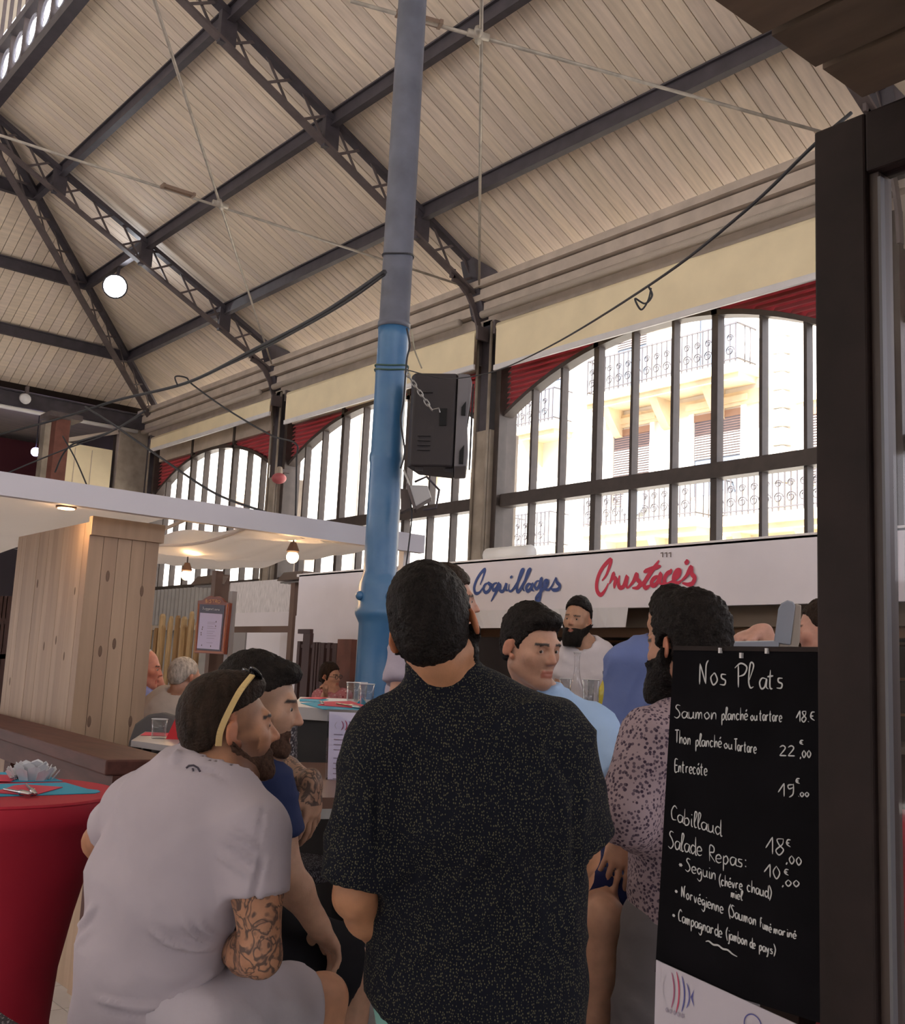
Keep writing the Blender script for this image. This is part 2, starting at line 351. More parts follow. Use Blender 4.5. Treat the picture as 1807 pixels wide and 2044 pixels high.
# ------------------------------------------------------------------ unseen rear and right of the hall, added to cut the daylight inside
MB().add([(-30, -6.5, 11.6), (14, -6.5, 11.6), (14, -14.5, 7.2), (-30, -14.5, 7.2)], [(0, 1, 2, 3)]).build('unseen_ceiling_rear', m_plank, kind='structure')
q = MB().box((-30, -14.4, 0), (14, -14.2, 3.4)); q.box((-30, -14.4, 5.6), (14, -14.2, 7.4))
for k in range(9): q.box((-30 + k * 5.5, -14.4, 3.4), (-29 + k * 5.5, -14.2, 5.6))
q.build('unseen_wall_rear', mat('unseen_wall_plaster', (0.5, 0.46, 0.4), 0.8), kind='structure')
q = MB().box((12, -14.4, 0), (12.2, 10.2, 4.0)); q.box((12, -14.4, 5.6), (12.2, 10.2, 9.0)); q.build('unseen_wall_right', MATS['unseen_wall_plaster'], kind='structure')
# ------------------------------------------------------------------ far end of the hall
EX = -23.2
we = empty('wall_end', (EX, 6, 0), kind='structure')
MB().beam((EX, 9.9, 6.92), (EX, -3, 6.92), .14, .03, off=(0, .16)).build('flange', m_iron, we)
MB().beam((EX, 9.9, 6.92), (EX, -3, 6.92), .05, .30).build('web', m_iron, we)
MB().beam((EX, 9.9, 6.92), (EX, -3, 6.92), .16, .03, off=(0, -.16)).build('flange', m_iron, we)
MB().tube([(EX + .12, 9.5, 6.68), (EX + .12, -3, 6.68)], .045, 10).build('pipe', m_white, we, smooth=True)
MB().box((EX - .3, 9.12, 0), (EX + .05, 9.95, 6.75)).build('corner_pier', m_stone, we, bevel=.02)
MB().box((EX - .32, 9.05, 3.0), (EX - .12, 9.12, 6.7)).build('jamb', m_bronze, we)
MB().box((EX - .05, 7.75, 3.2), (EX - .02, 9.02, 6.18)).build('cream_screen', m_blind, we)
for k in (8.17, 8.55): MB().box((EX - .018, k, 3.2), (EX - .012, k + .012, 6.1)).build('screen_seam', m_beige, we)
MB().beam((EX - .02, 7.7, 6.14), (EX - .02, 9.1, 6.62), .05, .09).build('screen_rail', m_beige, we)
MB().box((EX - .25, 7.45, 2.5), (EX + .05, 7.72, 6.75)).build('stone_pier', m_stone, we)
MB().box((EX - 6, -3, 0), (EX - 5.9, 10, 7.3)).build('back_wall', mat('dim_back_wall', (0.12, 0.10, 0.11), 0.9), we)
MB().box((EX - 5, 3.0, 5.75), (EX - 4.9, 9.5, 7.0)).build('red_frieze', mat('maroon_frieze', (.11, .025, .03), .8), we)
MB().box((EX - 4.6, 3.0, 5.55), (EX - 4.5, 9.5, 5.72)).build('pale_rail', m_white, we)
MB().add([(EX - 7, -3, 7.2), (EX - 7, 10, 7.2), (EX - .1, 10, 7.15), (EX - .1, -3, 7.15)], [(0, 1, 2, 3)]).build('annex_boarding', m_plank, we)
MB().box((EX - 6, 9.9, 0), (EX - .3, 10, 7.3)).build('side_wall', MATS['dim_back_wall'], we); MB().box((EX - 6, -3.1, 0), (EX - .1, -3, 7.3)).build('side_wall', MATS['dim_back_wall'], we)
# rusty brown column in front of it
ec = empty('column_far', (-21.0, PX(116, 900, -21.0)[1], 0), kind='structure'); cy_ = ec.location.y
MB().box((-21.14, cy_ - .14, 0), (-20.86, cy_ + .14, 6.15)).build('shaft', mat('rusty_column', (0.16, 0.06, 0.045), 0.7, var=0.25, vscale=4), ec)
MB().box((-21.3, cy_ - .32, 6.15), (-20.7, cy_ + .32, 6.25)).build('cap_plate', m_iron2, ec)
# lamps of the hall
e = empty('hall_floodlight', (-18.55, 6.9, 8.25), 'glaring white floodlight hung from the roof beam', 'lamp')
c0 = V(-18.55, 6.95, 8.28); dv = unit(CAM - c0 + V(0, 0, -1.5)); s_ = unit(np.cross(dv, V(0, 0, 1))); u_ = np.cross(s_, dv)
MB().lathe([(.12, -.2), (.18, -.18), (.22, -.03), (.23, 0)], c0, 20, (s_, u_, dv)).build('housing', m_iron, e, smooth=True)
MB().lathe([(.20, .0), (.19, .02)], c0, 20, (s_, u_, dv)).build('lens', mat('floodlight_lens', (1, 1, 1), emit=(0.93, 0.95, 1.0), estr=60), e)
MB().beam(c0 - dv * .1, (c0[0], 7.0, roofz(7.0) - .1), .05, .03, up=(1, 0, 0)).build('bracket', m_iron, e)
e = empty('spot_lamp', (EX + .2, PX(52, 797, EX + .25)[1], 6.6), 'small white cylindrical spotlight on the far end beam', 'lamp')
c0 = PX(52, 797, EX + .25); MB().tube([c0 + V(-.12, 0, .05), c0 + V(.14, -.05, -.03)], .11, 14).build('body', m_white, e, smooth=True); MB().box(c0 + V(-.05, -.03, .08), c0 + V(.05, .03, .28)).build('bracket', m_iron2, e)
c0 = PX(71, 902, EX - 1.2)
e = empty('blue_lamp', c0, 'small bluish bright lamp beyond the rusty column', 'lamp')
MB().ell(c0, .10, 8).build('bulb', mat('blue_lamp_glow', (1, 1, 1), emit=(0.55, 0.5, 1.0), estr=30), e, smooth=True)
MB().tube([c0, c0 + V(0, 0, 1.0)], .012, 6).build('cord', m_iron, e)
# ------------------------------------------------------------------ blue cast iron column
CX, CY = -5.55, 3.98
m_blue = mat('glossy_blue_paint', (0.035, 0.135, 0.30), 0.35, var=0.22, vscale=7, col2=(0.06, 0.17, 0.33), bump=0.12, bscale=25, spec=0.6)
m_slate = mat('slate_grey_paint', (0.125, 0.135, 0.175), 0.42, var=0.2, vscale=5, bump=0.1, bscale=30)
e = empty('column', (CX, CY, 0), kind='structure')
MB().lathe([(.20, 0), (.20, .12), (.16, .2), (.135, .4), (.118, 1.55), (.117, 1.80), (.132, 1.83), (.140, 1.845), (.146, 1.86), (.146, 1.89), (.136, 1.905), (.134, 2.04), (.130, 2.06), (.116, 2.10), (.108, 2.13), (.106, 2.84), (.112, 2.86), (.112, 2.90), (.105, 2.92), (.104, 3.40), (.106, 3.47), (.106, 3.50), (.103, 3.52), (.102, 3.70), (.105, 3.76)], (CX, CY, 0), 32).build('blue_shaft', m_blue, e, smooth=True)
MB().lathe([(.109, 3.76), (.109, 3.80), (.101, 3.81), (.098, 7.5), (.10, 10.3)], (CX, CY, 0), 32).build('grey_shaft', m_slate, e, smooth=True)
for k in range(4):
    a = math.radians(-95 + k * 90); d = V(math.cos(a), math.sin(a), 0)
    MB().ell(V(CX, CY, 1.97) + d * .136, (.03, .03, .03), 8).build('bolt_boss', m_blue, e, smooth=True)
for z, r in ((4.26, .104), (3.49, .110), (3.46, .111)):
    MB().tube([(CX + r * math.cos(a), CY + r * math.sin(a), z + .012 * math.sin(2 * a)) for a in np.linspace(0, 2 * math.pi, 25)[:-1]], .006, 6, closed=True).build('wire_band', mat('dark_wire', (0.03, 0.03, 0.035), 0.6) if z > 4 else mat('green_wire', (0.05, 0.10, 0.08), 0.6), e)
# ------------------------------------------------------------------ loudspeaker strapped to the column
m_spk = mat('black_speaker_plastic', (0.022, 0.017, 0.02), 0.55, bump=0.1, bscale=200); m_spkg = mat('grey_speaker_trim', (0.14, 0.13, 0.14), 0.5)
DS = 6.62
rt = unit(RC[:, 0] * V(1, 1, 0)); fw = V(-rt[1], rt[0], 0)      # across the picture, away from the viewer
e = empty('loudspeaker', P(868, 930, DS), 'black plastic loudspeaker strapped to the blue column', 'loudspeaker')
sb = P(812, 928, DS); st = P(812, 735, DS); hh = 0.60; b0 = V(sb[0], sb[1], st[2] - hh)
wd, dp = .30, .34
def spk(u, v, z): return b0 + rt * u + fw * v + V(0, 0, z)
poly = [(.0, .06), (.02, 0), (.285, -.03), (.295, .0), (.295, .38), (.06, .30)]
MB().prism([spk(u, v, 0) for u, v in poly], (0, 0, hh)).build('cabinet', m_spk, e, bevel=.012)
fp = [(.295, -.035, .0), (.372, -.02, .01), (.380, -.02, .09), (.366, -.02, .30), (.378, -.02, .42), (.385, -.02, .55), (.37, -.02, hh), (.295, -.035, hh)]
MB().prism([spk(*p) for p in fp], fw * .42).build('front_moulding', m_spkg, e, bevel=.008)
MB().prism([spk(.388, .02, .06), spk(.388, .36, .06), spk(.388, .36, .55), spk(.388, .02, .55)], rt * .01).build('grille', m_spk, e)
for z0, z1 in ((.02, .14), (.33, .42)): MB().prism([spk(.325, -.04, z0), spk(.352, -.04, z0), spk(.352, -.04, z1), spk(.325, -.04, z1 - .04)], fw * .03).build('port_slot', mat('speaker_recess', (0.006, 0.006, 0.007), 0.8), e)
MB().prism([spk(.19, -.028, .26), spk(.235, -.032, .26), spk(.235, -.032, .37), spk(.19, -.028, .37)], fw * .01).build('handle_recess', MATS['speaker_recess'], e)
for u in (.05, .24): MB().prism([spk(u, .02, -.025), spk(u + .05, .02, -.025), spk(u + .05, .02, 0), spk(u, .02, 0)], fw * .05).build('foot', m_spk, e)
for z in (.10, .13, .16, .19, .47): MB().prism([spk(.06, -.006 - .012, z), spk(.14, -.013 - .012, z), spk(.14, -.013 - .012, z + .008), spk(.06, -.006 - .012, z + .008)], fw * .02).build('rib', m_spk, e)
# chain
m_chain = mat('galvanised_chain', (0.38, 0.37, 0.36), 0.35, metal=0.8)
e = empty('hanging_chain', P(810, 735, 6.5), 'galvanised steel chain across the black loudspeaker', 'chain')
pa, pb = P(810, 742, 6.53), P(862, 818, 6.53); nl = 8
for k in range(nl):
    c = pa + (pb - pa) * ((k + .5) / nl); t = unit(pb - pa); n_ = unit(np.cross(t, fw)) if k % 2 == 0 else fw; L = np.linalg.norm(pb - pa) / nl * .62
    MB().tube([c + t * (L * math.cos(a) + (.5 if math.cos(a) > 0 else -.5) * L * .3) + n_ * (L * .52 * math.sin(a)) for a in np.linspace(0, 2 * math.pi, 13)[:-1]], .0045, 6, closed=True).build('link', m_chain, e, smooth=True)
MB().tube([pb, P(876, 815, 6.53), P(878, 823, 6.54)], .005, 6).build('shackle', m_chain, e)
# work light under the loudspeaker
e = empty('work_light', P(825, 990, 6.55), 'grey halogen work light hanging under the loudspeaker', 'lamp')
m_al = mat('dull_aluminium', (0.32, 0.31, 0.31), 0.4, metal=0.5)
c = P(830, 992, 6.5); a1 = unit(P(848, 1012, 6.5) - P(836, 972, 6.5)); a2 = fw; a3 = unit(np.cross(a1, a2))
def wl(u, v, t): return c + a1 * u + a3 * v + a2 * t
MB().prism([wl(-.07, -.02, -.07), wl(.07, -.02, -.07), wl(.04, .09, -.04), wl(-.04, .09, -.04)], a2 * .12).build('reflector_body', m_al, e, bevel=.006)
MB().prism([wl(-.08, -.035, -.08), wl(.08, -.035, -.08), wl(.08, -.02, -.08), wl(-.08, -.02, -.08)], a2 * .15).build('front_frame', m_iron2, e)
MB().tube([wl(-.09, .02, 0), wl(-.1, .1, .0), wl(0, .15, 0), wl(.1, .1, 0), wl(.09, .02, 0)], .008, 6).build('yoke', m_iron, e)
MB().prism([P(800, 975, 6.55), P(818, 978, 6.55), P(822, 1012, 6.55), P(800, 1022, 6.55)], fw * .1).build('junction_box', m_iron2, e)
MB().tube([P(806, 938, 6.55), P(816, 960, 6.52), P(822, 978, 6.5)], .008, 6).build('hook', m_chain, e)
# cables and wires
def cable(pts, r, label, m=None, n=8, cat='cable'):
    o = MB().tube(smoothpath(pts, n), r, 6).build('cable', m or MATS['dark_wire'], smooth=True); return tag(o, label, cat)
cable([P(1700, 225, 1.78), P(1625, 290, 1.80), P(1480, 428, 2.05), P(1300, 567, 2.6), P(1100, 690, 4.0), P(985, 742, 5.6), P(900, 756, 6.3), P(850, 748, 6.42), P(812, 738, 6.48)], .0034, 'dark cable strung from the brown canopy to the blue column')
cable([P(1295, 572, 2.6), P(1302, 590, 2.6), P(1288, 606, 2.6), P(1268, 596, 2.6), P(1280, 618, 2.6), P(1294, 600, 2.6), P(1300, 575, 2.6)], .0025, 'tangled wire loop dangling from the strung cable', cat='wire')
cable([P(768, 543, 6.65), P(700, 590, 7.2), P(620, 640, 8.0), P(500, 702, 9.4), P(370, 765, 11.5), P(230, 800, 13.5), P(110, 838, 15.5), P(-20, 872, 17.5)], .017, 'thick bundled cable from the grey column to the far end')
cable([P(768, 548, 6.66), P(690, 604, 7.2), P(600, 656, 8.1), P(500, 708, 9.4), P(380, 762, 11.4)], .009, 'thinner cable slung under the thick bundled cable')
cable([P(355, 770, 11.4), P(350, 752, 11.4), P(372, 754, 11.4), P(385, 768, 11.4), P(450, 815, 11), P(540, 868, 10.5), P(590, 885, 10), P(592, 920, 10), P(590, 1030, 10)], .009, 'thin cable dropping past the middle pillar between windows')
cable([P(170, 812, 14), P(230, 850, 13), P(330, 920, 12), P(430, 985, 11), P(530, 1022, 10)], .013, 'cable sagging across the farthest arched window')
cable([P(290, 820, 13), P(220, 862, 14), P(140, 890, 14.5), P(110, 942, 15)], .013, 'cable looping below the rusty column head')
cable([P(280, 830, 13), P(205, 870, 14), P(140, 893, 14.4), P(60, 925, 15), P(-10, 955, 16)], .010, 'cable running low in front of the cream screen')
cable([P(125, 870, 14), P(150, 915, 14), P(174, 970, 13.5)], .010, 'short cable crossing the cream screen downwards')
cable([P(818, 985, 6.48), P(822, 1030, 6.48), P(816, 1090, 6.48), P(808, 1150, 6.48), P(806, 1180, 6.48)], .005, 'black flex hanging straight down from the work light')
cable([P(812, 655, 6.5), P(818, 690, 6.5), P(812, 720, 6.5), P(806, 800, 6.5), P(800, 840, 6.5), P(808, 900, 6.5), P(800, 935, 6.5)], .006, 'black flex running down the side of the blue column')
cable([P(822, 660, 6.52), P(826, 690, 6.52), P(830, 705, 6.55), P(842, 735, 6.6)], .005, 'thin knotted rope holding up the black loudspeaker', mat('pale_rope', (0.4, 0.37, 0.28), 0.8), cat='rope')
# ------------------------------------------------------------------ across the street: houses seen through the windows
FY = 20.0
m_fac = mat('pale_render', (0.90, 0.86, 0.80), 0.85, var=0.06, vscale=0.6)
m_fac2 = mat('ochre_stone_trim', (0.80, 0.66, 0.46), 0.85, var=0.2, vscale=1.2)
m_shut = mat('brown_shutters', (0.33, 0.23, 0.21), 0.7, var=0.1, vscale=3)
m_rail = mat('wrought_iron', (0.09, 0.085, 0.10), 0.6)
m_pane2 = mat('dark_window_glass', (0.22, 0.28, 0.38), 0.15)
def balcony(parent, xa, xb, z, yf=FY, out=.75):
    b = MB().box((xa - .1, yf - out, z - .22), (xb + .1, yf, z)).build('balcony_slab', m_fac2, parent)
    MB().box((xa - .02, yf - out + .08, z - .36), (xb + .02, yf, z - .22)).build('slab_moulding', m_fac2, b)
    r = MB(); y = yf - out + .06
    for a, c in (((xa, y, z + .92), (xb, y, z + .92)), ((xa, y, z + .10), (xb, y, z + .10)), ((xa, y, z + .92), (xa, yf, z + .92)), ((xb, y, z + .92), (xb, yf, z + .92)), ((xa, y, z + .1), (xa, yf, z + .1)), ((xb, y, z + .1), (xb, yf, z + .1))): r.beam(a, c, .035, .03)
    x = xa; k = 0
    while x <= xb + .01:
        r.beam((x, y, z), (x, y, z + .95), .026, .026, up=(0, 1, 0))
        if k % 2 == 0 and x + .3 < xb:
            for zz, rr in ((.30, .12), (.60, .09)):
                r.tube([(x + .15 + rr * math.cos(a) * (1 - a / 14), y, z + zz + rr * math.sin(a) * (1 - a / 14)) for a in np.linspace(0, 9, 16)], .018, 4)
        x += .15; k += 1
    for yy in (yf - .2, yf - .4):
        for xx in (xa, xb): r.beam((xx, yy, z), (xx, yy, z + .92), .02, .02, up=(0, 1, 0))
    r.build('railing', m_rail, parent)
    for xx in np.arange(xa + .4, xb, 1.55):
        MB().prism([(xx, yf, z - .36), (xx, yf - out + .15, z - .36), (xx, yf - .45, z - .6), (xx, yf - .12, z - 1.0), (xx, yf, z - 1.05)], (.24, 0, 0)).build('console', m_fac2, parent)
def shutterwin(parent, xa, xb, z0, z1, yf=FY, drop=1.0):
    MB().box((xa - .14, yf - .06, z0), (xa, yf + .02, z1 + .14)).build('window_surround', m_fac, parent); MB().box((xb, yf - .06, z0), (xb + .14, yf + .02, z1 + .14)).build('window_surround', m_fac, parent)
    MB().box((xa - .2, yf - .12, z1 + .14), (xb + .2, yf + .02, z1 + .28)).build('lintel_moulding', m_fac2, parent)
    w_ = MB().box((xa, yf - .005, z0), (xb, yf + .02, z1)).build('window_glass', m_pane2, parent)
    MB().box((xa, yf - .035, z1 - .16), (xb, yf - .01, z1)).build('pelmet', mat('ochre_pelmet', (0.35, 0.2, 0.13), 0.8), w_)
    zb = z1 - (z1 - z0) * drop; z = zb
    q = MB()
    while z < z1 - .16: q.add([(xa + .02, yf - .03, z), (xb - .02, yf - .03, z), (xb - .02, yf - .012, z + .05), (xa + .02, yf - .012, z + .05)], [(0, 1, 2, 3)]); z += .06
    q.build('roller_shutter', m_shut, w_)
e = empty('corner_house', (-15.6, FY, 0), 'sunlit cream corner house with iron balconies seen through nearest window', 'building')
MB().box((-19.0, FY, -1), (-13.3, FY + 6, 16)).build('facade', m_fac, e)
MB().box((-13.3, FY + .25, -1), (-6, FY + 6, 16)).build('set_back_facade', m_fac, e)
balcony(e, -18.3, -13.75, 8.70); balcony(e, -18.3, -14.85, 5.30); 
balcony(e, -14.35, -11.2, 5.22)
shutterwin(e, -17.95, -16.75, 5.9, 7.85); shutterwin(e, -15.42, -14.1, 5.9, 7.85, drop=.55); shutterwin(e, -12.65, -11.5, 5.9, 7.62, FY + .25)
shutterwin(e, -17.9, -16.9, 8.75, 11.0, drop=.45); shutterwin(e, -15.3, -14.2, 8.75, 11.0, drop=.3)
MB().box((-19.0, FY - .18, 4.72), (-8, FY + .3, 4.98)).build('string_course', m_fac2, e); MB().box((-19.0, FY - .08, 4.5), (-8, FY + .3, 4.72)).build('string_course', m_fac2, e)
MB().box((-18.2, FY - .07, 7.90), (-13.4, FY + .02, 8.22)).build('string_course', m_fac2, e)
for k in range(14):
    z = 5.6 + k * .42; MB().box((-19.02, FY - .05, z), (-18.55, FY + .02, z + .36)).build('quoin', m_fac, e); MB().box((-13.34, FY - .05, z), (-13.0, FY + .3, z + .36)).build('quoin', m_fac, e)
q = MB().lathe([(.36, 0), (.36, .25), (.30, .26)], (-16.7, FY - .45, 5.82), 20, (V(1, 0, 0), V(0, 0, 1), V(0, -1, 0))); q.build('fan_unit', m_pane2, e)
e = empty('white_house', (-23, FY, 0), 'overexposed pale house front behind the middle windows', 'building')
MB().box((-30, FY + .4, -1), (-19.1, FY + 6, 16)).build('facade', m_fac, e)
balcony(e, -21.6, -19.9, 8.4, FY + .4); shutterwin(e, -21.2, -20.3, 8.4, 10.4, FY + .4, .3); balcony(e, -26.3, -24.6, 8.4, FY + .4); shutterwin(e, -25.9, -25.0, 8.4, 10.4, FY + .4, .5)
balcony(e, -21.6, -19.9, 5.0, FY + .4); shutterwin(e, -24.0, -23.1, 5.4, 7.4, FY + .4, 1.0)
e = empty('far_house', (-40, FY, 0), 'bleached house front behind the farthest arched window', 'building')
MB().box((-52, FY, -1), (-30.1, FY + 6, 14)).build('facade', m_fac, e)
for k in range(4): shutterwin(e, -34 - k * 4, -33 - k * 4, 6, 8, FY, .6)
balcony(e, -35, -32, 5.6)
MB().box((-60, 10.6, -.3), (20, 30, -.05)).build('street', mat('asphalt', (0.4, 0.38, 0.36), 0.9), kind='structure')
# ------------------------------------------------------------------ shellfish stall: fascia, lettering, opening
SY = 6.0
m_fas = mat('white_stall_fascia', (0.70, 0.66, 0.71), 0.55, var=0.05, vscale=2)
e = empty('stall_fascia', (-6, SY, 2.05), 'long white shellfish stall fascia with blue and red script', 'sign')
MB().box((-9.85, SY, 2.05), (3.0, SY + .06, 2.485)).build('board', m_fas, e)
MB().box((-9.85, SY - .01, 1.0), (-7.6, SY + .05, 2.05)).build('side_wall', m_fas, e)
m_lb = mat('blue_lettering', (0.03, 0.065, 0.24), 0.6); m_lr = mat('red_lettering', (0.55, 0.03, 0.075), 0.6)
def stroke(mb, pts3, nrm, wd, taper=True, lift=.003):
    pts = smoothpath(pts3, 5); n = len(pts); L = []; R_ = []
    nrm = unit(nrm)
    for i, p in enumerate(pts):
        t = unit(pts[min(i + 1, n - 1)] - pts[max(i - 1, 0)]); s_ = np.cross(nrm, t); u = i / (n - 1)
        k = wd * (.35 + .65 * min(1, 5 * u, 5 * (1 - u))) if taper else wd
        lf = lift + 2e-5 * i; L.append(p + s_ * k / 2 + nrm * lf); R_.append(p - s_ * k / 2 + nrm * lf)
    mb.add(L + R_, [(i, i + 1, n + i + 1, n + i) for i in range(n - 1)])
COQ = ['105,280 130,215 140,168 108,198 78,248 62,300 72,340 100,335 125,300', '165,265 140,280 130,310 145,335 170,320 180,288 165,265 192,276', '228,265 205,275 195,300 205,320 225,300 240,270 235,305 207,358 185,400', '240,272 252,282 250,320 270,326 288,292 296,272 292,312 308,322',
       '316,275 314,318 335,322 378,262 412,190 418,170 404,182 385,240 372,300 382,330 420,272 460,190 468,168 452,185 430,250 415,300 428,326', '476,275 455,275 440,300 450,326 470,308 486,274 480,310 496,325', '536,252 515,255 500,282 512,310 532,288 550,232 546,300 540,368 525,402 512,376 545,332 568,304 590,282 596,256 580,250 570,276 576,306 604,314 630,280 655,226', '655,226 660,258 682,286 670,312 640,318 618,306', '330,215 335,232']
CRU = ['985,250 1020,200 1050,100 1010,130 970,190 948,260 950,322 975,352 1005,322 1032,268', '1038,272 1058,228 1070,198 1066,226 1084,238 1076,280 1074,306', '1112,212 1104,268 1115,300 1142,288 1167,218 1160,278 1172,306', '1172,304 1214,252 1236,202 1240,238 1262,268 1242,300 1204,302', '1258,296 1300,250 1340,190 1398,104', '1398,104 1330,200 1292,268 1302,302 1336,282', '1286,188 1340,166 1412,144', '1402,218 1370,226 1345,260 1355,286 1387,264 1412,198 1406,258 1422,280', '1422,278 1436,262 1440,232 1458,200 1480,186 1490,166', '1440,232 1438,262 1452,280 1478,272 1500,250', '1500,250 1526,232 1544,206 1548,178 1530,178 1512,206 1506,244 1518,268 1540,266 1562,248', '1588,132 1612,102', '1560,252 1600,212 1632,152 1636,198 1658,230 1642,270 1610,278 1568,266']
def letters(strs, m, name, wd):
    mb = MB()
    for s in strs:
        pts = [tuple(map(float, q_.split(','))) for q_ in s.split()]
        stroke(mb, lift=.003 + .0006 * strs.index(s), wd=wd, nrm=(0, -1, 0), pts3=[PY(930 + a / 3.614, 1090 + b / 3.614, SY) for a, b in pts])
    mb.build(name, m, e)
letters(COQ, m_lb, 'blue_script', .030); letters(CRU, m_lr, 'red_script', .034)
MB().box((-9.9, SY, 2.47), (3.0, SY + .9, 2.50)).build('top_board', m_white, e)
MB().tube([PY(975, 1110, SY + .25), PY(1060, 1103, SY + .25)], .07, 12).build('rolled_sheet', mat('white_plastic', (0.8, 0.8, 0.8), 0.4), e, smooth=True)
q = MB(); n = 24; xs = np.linspace(-7.6, -5.2, n)
vs = [(x_, SY - .012 - .012 * math.sin(i * 1.1), 2.055) for i, x_ in enumerate(xs)] + [(x_, SY - .02 - .02 * math.sin(i * .9), 1.905) for i, x_ in enumerate(xs)]
q.add(vs, [(i, i + 1, n + i + 1, n + i) for i in range(n - 1)]).build('valance', mat('white_valance', (0.58, 0.57, 0.60), 0.5), e)
for x in (1322, 1330, 1338):
    a = PY(x, 1104, SY - .008); MB().tube([a + V(-.012, 0, 0), a + V(.006, 0, .004), a + V(.006, 0, -.03)], .0035, 5).build('hook', mat('rusty_hook', (.12, .08, .07), .7), e)
c = PY(557, 955, 9.62); b = empty('pillar_lamp', c, 'faded red lamp globe on the pillar between the far windows', 'lamp')
MB().ell(c, (.15, .13, .10), 10).build('globe', mat('faded_red_globe', (.42, .10, .11), .5), b, smooth=True); MB().lathe([(.06, .08), (.05, .2), (.03, .22)], c, 12).build('mount', m_stone, b); MB().box(c + V(-.03, 0, .12), c + V(.03, .2, .18)).build('bracket', m_iron2, b)
# stall body
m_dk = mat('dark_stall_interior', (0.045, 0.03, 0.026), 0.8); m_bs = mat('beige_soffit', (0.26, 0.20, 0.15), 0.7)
e = empty('shellfish_stall', (-5.0, 8, 0), 'dim shellfish stall with beige soffit and dark counter below the fascia', 'stall')
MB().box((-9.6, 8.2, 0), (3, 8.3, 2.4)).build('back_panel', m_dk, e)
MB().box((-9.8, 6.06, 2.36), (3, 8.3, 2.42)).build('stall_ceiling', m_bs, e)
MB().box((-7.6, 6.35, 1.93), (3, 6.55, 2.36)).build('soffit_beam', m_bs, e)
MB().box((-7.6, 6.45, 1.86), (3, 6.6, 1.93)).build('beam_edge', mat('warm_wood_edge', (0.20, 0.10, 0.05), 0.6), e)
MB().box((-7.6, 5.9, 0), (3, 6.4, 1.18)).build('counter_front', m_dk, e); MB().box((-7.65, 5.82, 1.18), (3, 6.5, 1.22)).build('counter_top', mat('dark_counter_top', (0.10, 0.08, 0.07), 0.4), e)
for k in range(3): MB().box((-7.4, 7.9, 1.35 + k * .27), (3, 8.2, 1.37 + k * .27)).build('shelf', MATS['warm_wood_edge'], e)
m_bulb = mat('warm_bulb', (1, .8, .5), emit=(1, .62, .3), estr=14)
for px, py in ((1275, 1252), (1442, 1241)):
    c = PY(px, py, 6.75); b = MB().ell(c, .03, 8).build('stall_bulb', m_bulb, smooth=True); tag(b, 'tiny warm bulb under the stall soffit beside the ' + ('blue shirted back' if px < 1300 else 'raised hand'), 'lamp')
# slatted brown gate against the stall side wall
e = empty('slatted_gate', PY(650, 1400, 5.7), 'dark brown slatted gate against the white stall wall', 'gate')
m_gate = mat('dark_brown_gate', (0.06, 0.03, 0.03), 0.6)
for px, w_, top in ((600, .05, 1280), (616, .13, 1264), (630, .045, 1282), (636, .03, 1282), (642, .035, 1283), (648, .06, 1283), (660, .05, 1283), (672, .07, 1284)):
    a = PY(px, top, 5.7); MB().box((a[0] - w_ / 2, 5.68, 0), (a[0] + w_ / 2, 5.72, a[2])).build('slat', m_gate, e)
a, b = PY(596, 1289, 5.7), PY(676, 1292, 5.7); MB().box((a[0], 5.69, a[2] - .02), (b[0], 5.71, a[2] + .015)).build('rail', m_gate, e)
a, b = PY(598, 1260, 5.7), PY(622, 1262, 5.7); MB().box((a[0], 5.68, a[2] - .025), (b[0], 5.72, a[2] + .02)).build('top_rail', m_gate, e)
a, b = PY(678, 1276, 5.6), PY(706, 1276, 5.6); MB().box((a[0], 5.58, 0), (b[0], 5.64, a[2])).build('door_leaf', mat('rusty_brown_door', (0.14, 0.055, 0.04), 0.7, var=.3, vscale=5), e)
# ------------------------------------------------------------------ background of the terrace: corrugated cladding, white hoarding, palisade
m_gal = mat('grey_corrugated_sheet', (0.36, 0.34, 0.32), 0.5, metal=0.2, var=.12, vscale=3)
e = empty('corrugated_panel', (-18, 9.7, 2.2), 'grey corrugated sheet panel below the farthest windows', 'panel')
q = MB(); xs = np.arange(-22.5, -12.4, .045); n = len(xs)
q.add([(x_, 9.72 + (.03 if i % 4 < 2 else -.03), 3.02) for i, x_ in enumerate(xs)] + [(x_, 9.72 + (.03 if i % 4 < 2 else -.03), 2.25) for i, x_ in enumerate(xs)], [(i, i + 1, n + i + 1, n + i) for i in range(n - 1)]).build('ribbed_sheet', m_gal, e)
MB().box((-22.5, 9.66, 2.15), (-12.4, 9.78, 2.25)).build('bottom_rail', m_beige, e); MB().box((-22.5, 9.66, 0), (-22.3, 9.78, 2.2)).build('post', m_iron2, e); MB().box((-12.6, 9.66, 0), (-12.4, 9.78, 2.2)).build('post', m_iron2, e)
m_wall = mat('off_white_hoarding', (0.72, 0.67, 0.69), 0.7, var=.06, vscale=1.5)
HY = 8.0
def hb(name, x0, y0, x1, y1, m, e, d=0.0, t=.05):
    a, b = PY(x0, y0, HY - d), PY(x1, y1, HY - d); return MB().box((min(a[0], b[0]), HY - d - t, min(a[2], b[2])), (max(a[0], b[0]), HY - d, max(a[2], b[2]))).build(name, m, e)
e = empty('service_hoarding', PY(530, 1400, HY), 'off white service wall with a closed door behind the terrace', 'partition')
a = PY(455, 1200, HY)[0]; b = PY(628, 1200, HY)[0]
MB().box((a, HY, 0), (b, HY + .06, PY(530, 1222, HY)[2])).build('wall_sheet', m_wall, e)
